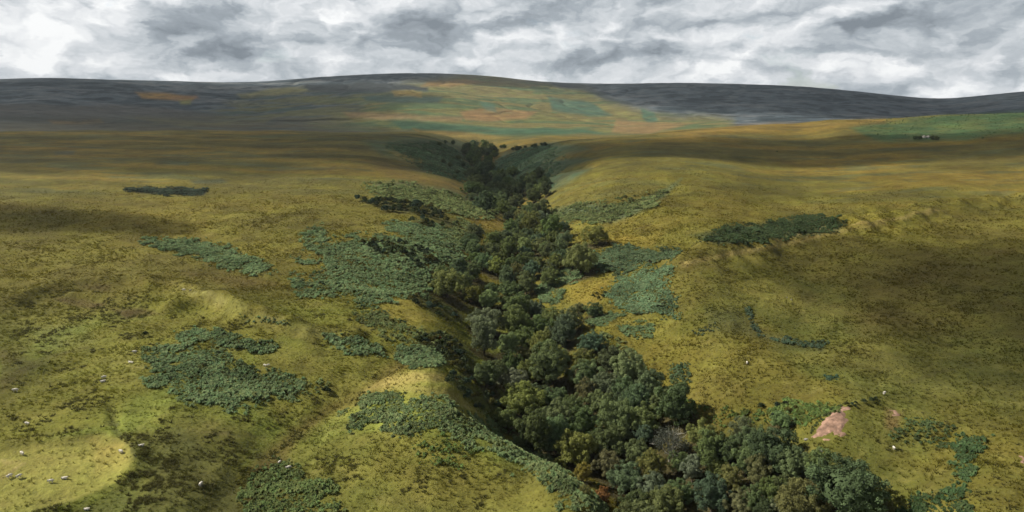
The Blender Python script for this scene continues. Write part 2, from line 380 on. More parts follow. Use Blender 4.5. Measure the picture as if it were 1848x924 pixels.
for q in ([(645, 363), (700, 362), (770, 374), (800, 386), (785, 393), (720, 386), (690, 380)], [(738, 396), (770, 394), (815, 396), (830, 404), (800, 412), (750, 406)],
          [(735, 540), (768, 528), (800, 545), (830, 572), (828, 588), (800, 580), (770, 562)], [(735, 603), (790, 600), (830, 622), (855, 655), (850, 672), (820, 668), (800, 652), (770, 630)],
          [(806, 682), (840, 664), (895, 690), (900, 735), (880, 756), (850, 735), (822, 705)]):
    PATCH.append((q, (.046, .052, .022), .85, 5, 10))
for poly, c, a, f, w in PATCH:
    lay(c, pm(poly, f, w) * a * (.8 + .2 * nM))
STROKES = [  # thin lines in the ground colour: points, colour, half width m, strength
    ([(200, 738), (206, 765), (216, 786), (238, 800), (246, 825)], (.035, .035, .015), .6, .8),
    ([(0, 831), (30, 834), (46, 838), (20, 852), (0, 865)], (.27, .22, .09), .5, .8),
    ([(1146, 413), (1160, 410), (1176, 405)], (.05, .035, .02), .9, .9),
    ([(560, 330), (590, 312), (602, 300), (640, 292)], (.07, .05, .02), 1.0, .6),
    ([(470, 312), (540, 312), (575, 318)], (.07, .05, .02), 1.0, .4),
    ([(1300, 276), (1400, 282), (1480, 290), (1540, 296)], (.05, .05, .02), 1.2, .5),
    ([(0, 690), (50, 664), (100, 640), (150, 628)], (.055, .04, .02), 1.6, .5),
    ([(340, 775), (420, 785), (480, 790)], (.14, .12, .05), .5, .5),
    ([(1760, 660), (1700, 668), (1640, 690)], (.06, .055, .02), .7, .5),
    ([(1700, 380), (1600, 397), (1500, 412), (1400, 436)], (.26, .20, .08), 1.0, .5),  # thin painted highlight on the spur crest
    ([(330, 520), (420, 545), (520, 588), (620, 606)], (.25, .23, .08), .9, .6),  # pale crest line, relief shading of the left bank put into colour
    ([(210, 650), (240, 664), (262, 664)], (.25, .22, .08), .35, .6),
]
for pts, c, hw, a in STROKES:
    W = unproject(*zip(*densify(pts, 3)))[:, :2]
    lo = W.min(0) - 6; hi = W.max(0) + 6
    m = (X > lo[0]) & (X < hi[0]) & (Y > lo[1]) & (Y < hi[1])
    d = dist_polyline(X[m] + vnoise(X[m] / 2, Y[m] / 2, 77) * .6, Y[m] + vnoise(X[m] / 2, Y[m] / 2, 78) * .6, W)
    hwm = np.maximum(hw, RR[m] * .0012)
    full = np.zeros_like(U); full[m] = (1 - ss(d, hwm * .5, hwm * 1.6)) * (.6 + .4 * vnoise(X[m] / 3, Y[m] / 3, 79)) * a
    lay(c, full)
C = np.clip(C, .004, .6)

# ------------------------------------------------------------------ where the trees stand
TINT = {'dark': (.048, .062, .028), 'mid': (.066, .086, .034), 'olive': (.084, .092, .032), 'pale': (.092, .122, .054), 'teal': (.052, .074, .040),
        'grey': (.078, .094, .058), 'bright': (.105, .135, .038), 'ochre': (.135, .108, .028), 'russet': (.100, .056, .024), 'brown': (.078, .078, .034)}
TINT = {k: tuple(c * 1.42 for c in v) for k, v in TINT.items()}
WORDS = {'dark': 'dark green', 'mid': 'mid green', 'olive': 'olive green', 'pale': 'pale green', 'teal': 'bluish green', 'grey': 'greyish green',
         'bright': 'bright yellow green', 'ochre': 'ochre', 'russet': 'russet orange', 'brown': 'brownish'}
TREES = []      # dict: x, y, z, w (crown diameter m), tint, u, v
def solve_tree(u, vc, wpx, hfac=.50):
    """crown centre at pixel (u, vc) with crown width wpx -> ground position and crown diameter"""
    th, q = px_to_tq(u, vc); th = float(th); q = float(q)
    rr = np.exp(sg); fj = (th - T0) / (T1 - T0) * (NT - 1); j = int(min(max(fj, 0), NT - 2)); b = fj - j
    h = Z[:, j] * (1 - b) + Z[:, j + 1] * b
    w = wpx / FPX * rr * math.sqrt(1 + q * q)
    g = (h + hfac * w) / rr
    hit = np.nonzero((g >= q) & (rr > 85 * S))[0]
    if not len(hit): return None
    r = rr[hit[0]]; x, y = r * math.sin(th), r * math.cos(th)
    return x, y, float(H(x, y)), float(w[hit[0]])
def add_tree(u, v, wpx, tint, style=None):
    s = solve_tree(u, v, wpx)
    if s: TREES.append(dict(x=s[0], y=s[1], z=s[2], w=s[3], tint=tint, u=u, v=v, style=style))
MANUAL = [(1074, 412, 60, 'olive', 'wide'), (1048, 464, 68, 'olive', 'round'), (896, 482, 36, 'bright', 'tall'), (807, 500, 78, 'olive', 'wide'), (883, 537, 46, 'pale', 'round'),
    (949, 463, 40, 'dark'), (916, 450, 38, 'mid', 'tall'), (889, 456, 34, 'mid', 'tall'), (918, 391, 22, 'dark'), (943, 396, 32, 'mid'), (996, 415, 44, 'mid'), (848, 434, 42, 'dark'),
    (916, 504, 38, 'teal'), (1072, 555, 42, 'dark', 'round'), (1044, 553, 26, 'brown', 'round'), (876, 570, 72, 'grey', 'wide'), (874, 612, 62, 'grey', 'tall'), (951, 637, 38, 'olive'), (920, 649, 27, 'pale'),
    (1015, 607, 54, 'teal'), (990, 664, 78, 'mid'), (1058, 668, 70, 'mid'), (1104, 645, 62, 'dark'), (1029, 580, 52, 'dark'), (933, 560, 54, 'mid'), (943, 706, 90, 'olive', 'wide'),
    (912, 748, 52, 'mid'), (1007, 761, 72, 'mid', 'tall'), (1059, 713, 44, 'brown'), (1050, 758, 80, 'dark'), (1116, 744, 86, 'mid', 'wide'), (1172, 692, 62, 'teal'), (1190, 722, 50, 'mid'),
    (1036, 800, 88, 'olive', 'wide'), (1053, 853, 34, 'ochre'), (1088, 895, 32, 'russet', 'round'), (1056, 881, 26, 'olive'), (1098, 832, 62, 'brown'), (1209, 796, 74, 'bare'), (1161, 788, 40, 'teal', 'tall'),
    (1150, 816, 52, 'mid'), (1176, 850, 54, 'olive'), (1228, 876, 62, 'mid'), (1287, 890, 74, 'teal', 'round'), (1280, 817, 68, 'mid'), (1267, 785, 58, 'olive'), (1100, 776, 88, 'dark', 'wide'),
    (1411, 752, 46, 'pale'), (1398, 803, 96, 'dark', 'wide'), (1433, 840, 56, 'mid', 'round'), (1314, 810, 62, 'dark'), (1530, 860, 128, 'dark', 'wide'), (1561, 898, 42, 'pale', 'round'),
    (1452, 897, 96, 'olive', 'wide'), (1372, 855, 54, 'brown'), (1347, 835, 52, 'mid'), (1340, 785, 50, 'dark'), (908, 374, 32, 'mid'), (930, 364, 34, 'dark'), (955, 374, 32, 'mid'), (978, 378, 34, 'dark'), (940, 384, 30, 'olive'), (962, 352, 30, 'dark'), (985, 345, 24, 'dark'), (912, 352, 28, 'dark'), (934, 346, 26, 'dark'), (1362, 898, 52, 'mid'), (1385, 918, 50, 'dark'), (1397, 880, 52, 'mid'), (1414, 906, 46, 'grey'), (1318, 868, 48, 'olive'), (1226, 832, 46, 'mid'), (1250, 850, 44, 'grey'), (1300, 845, 46, 'mid'), (1480, 850, 54, 'mid'), (1425, 870, 50, 'dark'), (1150, 905, 70, 'dark'), (1340, 905, 60, 'brown'),
    (793, 259, 9, 'dark'), (804, 256, 8, 'dark'), (818, 257, 9, 'dark'), (978, 259, 9, 'dark'), (984, 259, 11, 'dark'), (961, 262, 8, 'dark'), (966, 261, 10, 'dark'), (925, 268, 8, 'dark'), (932, 267, 12, 'dark'), (938, 266, 9, 'dark'), (905, 264, 8, 'dark'), (910, 263, 11, 'dark'), (948, 264, 7, 'dark'),
    (1652, 248, 8, 'dark'), (1660, 247, 9, 'dark'), (1683, 247, 10, 'dark'), (1691, 248, 9, 'dark'),
    (825, 308, 12, 'dark'), (812, 296, 12, 'dark'), (800, 290, 11, 'dark'), (826, 282, 13, 'dark'), (820, 318, 11, 'mid'), (836, 296, 11, 'dark'), (840, 312, 12, 'dark')]
for t in MANUAL: add_tree(*t)
SPECIAL = {(1074, 412): 'broad olive dome tree at the right edge of the wood, below the ravine mouth',
    (1048, 464): 'large round olive tree standing beside bracken on the right edge of the wood',
    (896, 482): 'bright yellow green slender tree with a pale stem amid darker crowns', (807, 500): 'wide low olive tree mass on the left edge below the bracken sheet',
    (883, 537): 'pale green ball shaped tree right of the narrow grass tongue', (1072, 555): 'lone dark round tree on the golden grass right of the wood', (1044, 553): 'small brownish tree touching the lone dark round tree',
    (1088, 895): 'small russet orange tree at the lower left foot of the wood', (1053, 853): 'ochre crowned little tree just above the russet one', (1056, 881): 'small olive tree squeezed between the ochre and the russet trees',
    (1209, 796): 'half dead tree with pale grey bare branches and thin foliage', (1530, 860): 'huge dark dome tree at the lower right corner of the wood', (1561, 898): 'pale round tree in front of the huge dark dome tree',
    (1411, 752): 'pale green tree at the wood edge left of the pink scar', (1398, 803): 'broad dark tree below the pink scar', (793, 259): 'leftmost tiny lone tree on the far rim of the ravine',
    (1652, 248): 'far dark tree, leftmost beside the hilltop ruin', (1660, 247): 'far dark tree touching the left side of the hilltop ruin', (1683, 247): 'far dark tree just right of the hilltop ruin', (1691, 248): 'far dark tree, rightmost beside the hilltop ruin',
    (1036, 800): 'large spreading olive tree on the left edge, above the ochre tree', (1287, 890): 'bluish round tree at the bottom of the wood, right of centre', (876, 570): 'broad greyish tree right below the pale green ball shaped tree',
    (874, 612): 'tall greyish tree with a deep shaded side, on the wood\'s left edge', (943, 706): 'wide olive tree right of the pale bare knoll'}
WOOD = [[(838, 262), (872, 257), (900, 264), (893, 285), (888, 298), (872, 310), (905, 306), (935, 302), (938, 318), (962, 305), (982, 318), (992, 332), (960, 352), (935, 362), (905, 368), (893, 378), (870, 362), (845, 352), (838, 335), (850, 315), (842, 285)],
        [(905, 376), (985, 374), (995, 394), (1030, 405), (1010, 425), (1040, 430), (1010, 445), (1050, 470), (1020, 485), (1000, 495), (965, 515), (960, 545), (990, 555), (1030, 595), (1095, 625), (1135, 665), (1120, 692), (1190, 690), (1225, 745),
         (1215, 768), (1290, 775), (1345, 770), (1400, 775), (1440, 805), (1500, 830), (1580, 850), (1610, 885), (1600, 960), (1110, 960), (1085, 910), (1045, 870), (995, 810), (950, 780), (905, 770), (890, 740), (905, 700), (880, 690), (868, 660), (845, 600), (855, 575), (835, 545), (795, 515), (785, 495),
         (810, 485), (855, 470), (838, 445), (845, 422), (880, 420), (925, 422), (912, 400)]]
r2 = np.random.default_rng(21)
tints = ['dark', 'dark', 'mid', 'mid', 'mid', 'mid', 'olive', 'olive', 'grey', 'teal', 'pale', 'mid']
for k, poly in enumerate(WOOD):
    p = np.asarray(poly, float); lo, hi = p.min(0), p.max(0); tries = 0; fails = 0
    while tries < (700 if k == 0 else 9000) and len(TREES) < 296:
        tries += 1
        u, v = r2.uniform(lo, hi)
        if v > 930 or poly_sd(np.array([u]), np.array([v]), poly)[0] < 0: continue
        s = solve_tree(u, v, 8.0 * FPX / 200)      # first guess for the distance
        if not s: continue
        r = math.hypot(s[0], s[1]); wm = r2.uniform(8.5, 12.5) * (1.38 if k == 0 and v < 330 else 1.2 if k == 0 else 1)
        s = solve_tree(u, v, wm * FPX / (r * 1.05))
        if not s: continue
        if any((t['x'] - s[0]) ** 2 + (t['y'] - s[1]) ** 2 < ((.46 if k == 0 else .355 if v < 620 else .30) * (t['w'] + s[3])) ** 2 for t in TREES): continue
        rs, wp = math.hypot(s[0], s[1]), s[3] * FPX / math.hypot(s[0], s[1])      # never in front of a tree that stands out
        if any((t['u'], t['v']) in SPECIAL and rs < math.hypot(t['x'], t['y']) and abs(u - t['u']) < .42 * (wp + t['w'] * FPX / math.hypot(t['x'], t['y'])) and abs(v - t['v']) < .42 * (wp + t['w'] * FPX / math.hypot(t['x'], t['y'])) for t in TREES): continue
        ti = tints[r2.integers(len(tints))]
        if k == 0 and ti in ('olive', 'pale', 'brown', 'grey'): ti = 'dark'
        TREES.append(dict(x=s[0], y=s[1], z=s[2], w=s[3], tint=ti, u=u, v=v, style=None))
print('TREES', len(TREES))

def ordinal(n):
    ones = ['first', 'second', 'third', 'fourth', 'fifth', 'sixth', 'seventh', 'eighth', 'ninth', 'tenth', 'eleventh', 'twelfth', 'thirteenth', 'fourteenth', 'fifteenth', 'sixteenth', 'seventeenth', 'eighteenth', 'nineteenth']
    if n < 19: return ones[n]
    n += 1
    return ['twentieth', 'thirtieth', 'fortieth'][n // 10 - 2] if n % 10 == 0 else ['twenty', 'thirty', 'forty'][n // 10 - 2] + '-' + ones[n % 10 - 1]
ZONES = [(275, 'on the rim at the ravine head'), (292, 'at the top of the ravine'), (310, 'in the upper shaded ravine'), (330, 'in the middle of the shaded ravine'), (352, 'in the lower shaded ravine'), (375, 'at the shaded ravine mouth'),
         (402, 'just below the ravine mouth'), (428, 'level with the broad olive dome tree'), (455, 'level with the dark scrub patch'), (480, 'level with the bright slender tree'), (512, 'level with the wide low olive mass'), (545, 'level with the pale ball tree'),
         (578, 'level with the lone dark round tree'), (610, 'level with the ragged bracken patch'), (645, 'level with the tall greyish tree'), (685, 'level with the pale bare knoll'), (722, 'level with the wide olive tree'), (758, 'level with the pink scar top'),
         (800, 'level with the half dead tree'), (840, 'level with the broad dark tree'), (875, 'level with the ochre tree'), (2000, 'along the bottom of the photo')]
grp = {}
for t in TREES:
    lab = SPECIAL.get((t['u'], t['v']))
    if lab: t['label'] = lab; continue
    z = next(n for lim, n in ZONES if t['v'] < lim)
    grp.setdefault((z, t['tint']), []).append(t)
print('max row group', max(len(v) for v in grp.values()))
for (z, ti), L_ in grp.items():
    L_.sort(key=lambda t: t['u'])
    for i, t in enumerate(L_):
        if len(L_) == 1: t['label'] = 'only %s tree of the row %s' % (WORDS[ti], z)
        else: t['label'] = '%s tree %s, %s %s one from left' % (WORDS[ti], z, ordinal(i), WORDS[ti])


# darker brown ground under the trees
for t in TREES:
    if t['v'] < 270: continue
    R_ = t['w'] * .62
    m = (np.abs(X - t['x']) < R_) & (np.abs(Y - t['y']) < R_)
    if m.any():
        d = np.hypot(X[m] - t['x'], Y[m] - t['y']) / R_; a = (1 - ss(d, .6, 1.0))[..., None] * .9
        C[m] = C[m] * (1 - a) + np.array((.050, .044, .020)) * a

# ------------------------------------------------------------------ mesh helpers
def fast_mesh(name, V_, F_, mat=None, color=None, smooth=False, parent=None, link=True):
    """V_ (n,3), F_ (m,k): one mesh object with an optional per-vertex colour"""
    V_ = np.ascontiguousarray(V_, np.float32); F_ = np.ascontiguousarray(F_, np.int32)
    me = bpy.data.meshes.new(name); k = F_.shape[1]
    me.vertices.add(len(V_)); me.vertices.foreach_set('co', V_.ravel())
    me.loops.add(F_.size); me.loops.foreach_set('vertex_index', F_.ravel())
    me.polygons.add(len(F_)); me.polygons.foreach_set('loop_start', np.arange(0, F_.size, k, dtype=np.int32))
    if smooth: me.polygons.foreach_set('use_smooth', np.ones(len(F_), bool))
    me.update(calc_edges=True)
    if color is not None:
        at = me.color_attributes.new('tint', 'FLOAT_COLOR', 'POINT')
        c4 = np.ones((len(V_), 4), np.float32); c4[:, :3] = color
        at.data.foreach_set('color', c4.ravel())
    if mat: me.materials.append(mat)
    o = bpy.data.objects.new(name, me)
    if link: col.objects.link(o)
    if parent: o.parent = parent
    return o

def tag(o, label=None, cat=None, group=None, kind=None):
    if label: o['label'] = label
    if cat: o['category'] = cat
    if group: o['group'] = group
    if kind: o['kind'] = kind
    return o

def new_mat(name):
    m = bpy.data.materials.new(name); m.use_nodes = True
    nt_ = m.node_tree; nt_.nodes.clear()
    return m, nt_.nodes, nt_.links

# ------------------------------------------------------------------ materials
def mat_ground():
    m, N, L = new_mat('ground_cover')
    out = N.new('ShaderNodeOutputMaterial'); b = N.new('ShaderNodeBsdfPrincipled')
    at = N.new('ShaderNodeAttribute'); at.attribute_name = 'tint'
    geo = N.new('ShaderNodeNewGeometry')
    mp = N.new('ShaderNodeMapping'); mp.inputs['Scale'].default_value = (1, 1, .4); L.new(geo.outputs['Position'], mp.inputs['Vector'])
    n1 = N.new('ShaderNodeTexNoise'); n1.inputs['Scale'].default_value = 1.4; n1.inputs['Detail'].default_value = 6; n1.inputs['Roughness'].default_value = .7
    n2 = N.new('ShaderNodeTexNoise'); n2.inputs['Scale'].default_value = .17; n2.inputs['Detail'].default_value = 7; n2.inputs['Roughness'].default_value = .68
    n3 = N.new('ShaderNodeTexNoise'); n3.inputs['Scale'].default_value = .022; n3.inputs['Detail'].default_value = 9; n3.inputs['Roughness'].default_value = .68
    for n in (n1, n2, n3): L.new(mp.outputs[0], n.inputs['Vector'])
    def mr(src, a, b_, lo, hi):
        r = N.new('ShaderNodeMapRange'); r.inputs[1].default_value = a; r.inputs[2].default_value = b_; r.inputs[3].default_value = lo; r.inputs[4].default_value = hi
        L.new(src, r.inputs[0]); return r.outputs[0]
    def mul(a, b_):
        r = N.new('ShaderNodeMath'); r.operation = 'MULTIPLY'; L.new(a, r.inputs[0]); L.new(b_, r.inputs[1]); return r.outputs[0]
    f = mul(mul(mr(n1.outputs['Fac'], .3, .7, .80, 1.20), mr(n2.outputs['Fac'], .32, .68, .82, 1.18)), mr(n3.outputs['Fac'], .36, .64, .70, 1.30))
    vm = N.new('ShaderNodeVectorMath'); vm.operation = 'SCALE'; L.new(at.outputs['Color'], vm.inputs[0]); L.new(f, vm.inputs['Scale'])
    hs = N.new('ShaderNodeHueSaturation'); L.new(vm.outputs[0], hs.inputs['Color']); L.new(mr(n2.outputs['Color'], .3, .7, .485, .515), hs.inputs['Hue'])
    L.new(hs.outputs[0], b.inputs['Base Color'])
    b.inputs['Roughness'].default_value = .95; b.inputs['Specular IOR Level'].default_value = .1
    ad = N.new('ShaderNodeMath'); ad.operation = 'MULTIPLY_ADD'; ad.inputs[1].default_value = .35
    L.new(n1.outputs['Fac'], ad.inputs[0])
    q = N.new('ShaderNodeMath'); q.operation = 'MULTIPLY'; q.inputs[1].default_value = 1.6; L.new(n2.outputs['Fac'], q.inputs[0]); L.new(q.outputs[0], ad.inputs[2])
    bp = N.new('ShaderNodeBump'); bp.inputs['Strength'].default_value = .8; bp.inputs['Distance'].default_value = 1.0
    L.new(ad.outputs[0], bp.inputs['Height']); L.new(bp.outputs[0], b.inputs['Normal'])
    L.new(b.outputs[0], out.inputs[0]); return m

def mat_leaf(name, use_object_color, translucent=.25, base=(1, 1, 1)):
    m, N, L = new_mat(name)
    out = N.new('ShaderNodeOutputMaterial')
    at = N.new('ShaderNodeAttribute'); at.attribute_name = 'tint'
    mx = N.new('ShaderNodeMix'); mx.data_type = 'RGBA'; mx.blend_type = 'MULTIPLY'; mx.inputs[0].default_value = 1
    L.new(at.outputs['Color'], mx.inputs[6])
    if use_object_color:
        oi = N.new('ShaderNodeObjectInfo'); L.new(oi.outputs['Color'], mx.inputs[7])
    else:
        mx.inputs[7].default_value = (*base, 1)
    d = N.new('ShaderNodeBsdfDiffuse'); t = N.new('ShaderNodeBsdfTranslucent'); s = N.new('ShaderNodeMixShader'); s.inputs[0].default_value = translucent
    L.new(mx.outputs[2], d.inputs[0]); L.new(mx.outputs[2], t.inputs[0]); L.new(d.outputs[0], s.inputs[1]); L.new(t.outputs[0], s.inputs[2]); L.new(s.outputs[0], out.inputs[0])
    return m

def mat_plain(name, c, rough=.9, nscale=3., var=.3, bump=.2):
    m, N, L = new_mat(name)
    out = N.new('ShaderNodeOutputMaterial'); b = N.new('ShaderNodeBsdfPrincipled'); b.inputs['Roughness'].default_value = rough; b.inputs['Specular IOR Level'].default_value = .2
    tc_ = N.new('ShaderNodeTexCoord'); n = N.new('ShaderNodeTexNoise'); n.inputs['Scale'].default_value = nscale; n.inputs['Detail'].default_value = 6; n.inputs['Roughness'].default_value = .65
    L.new(tc_.outputs['Object'], n.inputs['Vector'])
    r = N.new('ShaderNodeMapRange'); r.inputs[1].default_value = .3; r.inputs[2].default_value = .7; r.inputs[3].default_value = 1 - var; r.inputs[4].default_value = 1 + var
    L.new(n.outputs['Fac'], r.inputs[0])
    vm = N.new('ShaderNodeVectorMath'); vm.operation = 'SCALE'; vm.inputs[0].default_value = c; L.new(r.outputs[0], vm.inputs['Scale']); L.new(vm.outputs[0], b.inputs['Base Color'])
    bp = N.new('ShaderNodeBump'); bp.inputs['Strength'].default_value = bump; L.new(n.outputs['Fac'], bp.inputs['Height']); L.new(bp.outputs[0], b.inputs['Normal'])
    L.new(b.outputs[0], out.inputs[0]); return m

M_GROUND = mat_ground()
M_LEAF = mat_leaf('tree_foliage', True, .33)
M_BUSH = mat_leaf('bush_foliage', True, .2)
M_FERN = mat_leaf('bracken_frond', False, .38)
M_GRASS = mat_leaf('grass_blade', False, .45)
M_BARK = mat_plain('bark', (.075, .06, .045), .95, 4, .35, .4)
M_PALEBARK = mat_plain('pale_bark', (.25, .245, .21), .9, 4, .25, .3)
M_FLEECE = mat_plain('fleece', (.52, .49, .43), .95, 14, .12, .5)
M_FACE = mat_plain('sheep_face', (.50, .45, .38), .8, 9, .15, .1)
M_SOIL = mat_plain('pink_soil', (.215, .135, .098), .95, .55, .6, .9)
M_STONE = mat_plain('field_stone', (.22, .21, .19), .9, 1.5, .35, .5)

# ------------------------------------------------------------------ ground: near moorland and far hills
def grid_object(name, i0, i1):
    n = i1 - i0
    Vv = np.stack([X[i0:i1], Y[i0:i1], Z[i0:i1]], -1).reshape(-1, 3)
    a = (np.arange(n - 1)[:, None] * NT + np.arange(NT - 1)[None]).ravel()
    F = np.stack([a, a + 1, a + NT + 1, a + NT], 1)
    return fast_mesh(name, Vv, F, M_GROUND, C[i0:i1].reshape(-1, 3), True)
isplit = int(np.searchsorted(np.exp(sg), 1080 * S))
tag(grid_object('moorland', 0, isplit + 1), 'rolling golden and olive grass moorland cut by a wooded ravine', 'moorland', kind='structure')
tag(grid_object('far_hills', isplit, NR), 'long dark heather hill with an orange and green sunlit flank', 'hill', kind='structure')

# ------------------------------------------------------------------ instancing into one mesh (bracken, grass, rushes: uncountable)
def scatter_mesh(protos, pos, scale, rotz, tone, tilt=None):
    """stamp (verts, faces) prototypes at pos; returns merged verts, faces, colours"""
    Vs, Fs, Cs = [], [], []; off = 0
    pick = rng.integers(0, len(protos), len(pos))
    for k, (pv, pf, pc) in enumerate(protos):
        m = pick == k
        if not m.any(): continue
        c, s = np.cos(rotz[m]), np.sin(rotz[m]); sc = scale[m]
        x = pv[None, :, 0] * c[:, None] - pv[None, :, 1] * s[:, None]; y = pv[None, :, 0] * s[:, None] + pv[None, :, 1] * c[:, None]
        v = np.stack([x, y, np.broadcast_to(pv[None, :, 2], x.shape)], -1) * sc[:, None, None] + pos[m][:, None]
        n = m.sum(); nv = len(pv)
        f = pf[None] + (np.arange(n) * nv)[:, None, None] + off
        cc = tone[m][:, None, :] * pc[None, :, None]
        Vs.append(v.reshape(-1, 3)); Fs.append(f.reshape(-1, pf.shape[1])); Cs.append(cc.reshape(-1, 3)); off += n * nv
    return np.concatenate(Vs), np.concatenate(Fs), np.concatenate(Cs)

def fern_proto(seed, n=11):
    r = np.random.default_rng(seed); V_, F_, T_ = [], [], []
    for i in range(n):
        a = 2 * math.pi * (i + r.uniform(-.3, .3)) / n; L = r.uniform(.55, 1.0); h = r.uniform(.55, .95); w = r.uniform(.16, .28)
        d = np.array([math.cos(a), math.sin(a), 0]); p = np.array([-d[1], d[0], 0])
        pts = [d * .04 + [0, 0, .15], d * L * .42 + [0, 0, h], d * L + [0, 0, h * r.uniform(.1, .5)]]
        ws = [w * .5, w, w * .25]; b = len(V_)
        t = r.uniform(.75, 1.25)
        for q, ww in zip(pts, ws): V_ += [q - p * ww, q + p * ww]; T_ += [t, t]
        F_ += [[b, b + 1, b + 3, b + 2], [b + 2, b + 3, b + 5, b + 4]]
    return np.array(V_), np.array(F_), np.array(T_)
FERNS = [fern_proto(i) for i in range(8)]

def blade_proto(seed, n=9, spread=.6, lean=.5):
    r = np.random.default_rng(seed); V_, F_, T_ = [], [], []
    for i in range(n):
        a = r.uniform(0, 2 * math.pi); rad = r.uniform(0, .18); base = np.array([math.cos(a) * rad, math.sin(a) * rad, -.06])
        tip = np.array([math.cos(a) * spread * r.uniform(.4, 1.3) + lean * .4, math.sin(a) * spread * r.uniform(.4, 1.3), r.uniform(.3, .62)])
        b2 = r.uniform(0, 2 * math.pi); w = np.array([math.cos(b2), math.sin(b2), 0]) * r.uniform(.05, .10)
        b = len(V_); t = r.uniform(.75, 1.3)
        V_ += [base - w, base + w, tip]; T_ += [t * .9, t * .9, t * 1.1]; F_.append([b, b + 1, b + 2])
    return np.array(V_), np.array(F_), np.array(T_)
BLADES = [blade_proto(50 + i) for i in range(8)]
RUSH = [blade_proto(80 + i, 18, .6, .1) for i in range(8)]

def sample_poly(poly, dens, warp=0, cap=100000, out=0):
    """points on the ground inside a photo polygon, dens per square metre"""
    dp = densify(list(poly) + [poly[0]], 4)
    W = unproject([p[0] for p in dp], [p[1] for p in dp])[:, :2]
    lo = W.min(0) - 6; hi = W.max(0) + 6
    n = int(min(dens * (hi[0] - lo[0]) * (hi[1] - lo[1]), 900000))
    p = rng.uniform(lo, hi, (n, 2)); z = H(p[:, 0], p[:, 1])
    u, v = xyz_to_px(p[:, 0], p[:, 1], z); r = np.hypot(p[:, 0], p[:, 1])
    sc = np.maximum(r / 30., 4)
    n1 = fbm(p[:, 0] / sc, p[:, 1] / sc, 161, 3); n2 = fbm(p[:, 0] / sc, p[:, 1] / sc, 163, 3)
    d = poly_sd(u + n1 * warp, v + n2 * warp * .4, poly)
    k = d > -out
    p, z, d = p[k], z[k], d[k]
    if len(p) > cap: p, z, d = p[:cap], z[:cap], d[:cap]
    return np.column_stack([p, z]), d

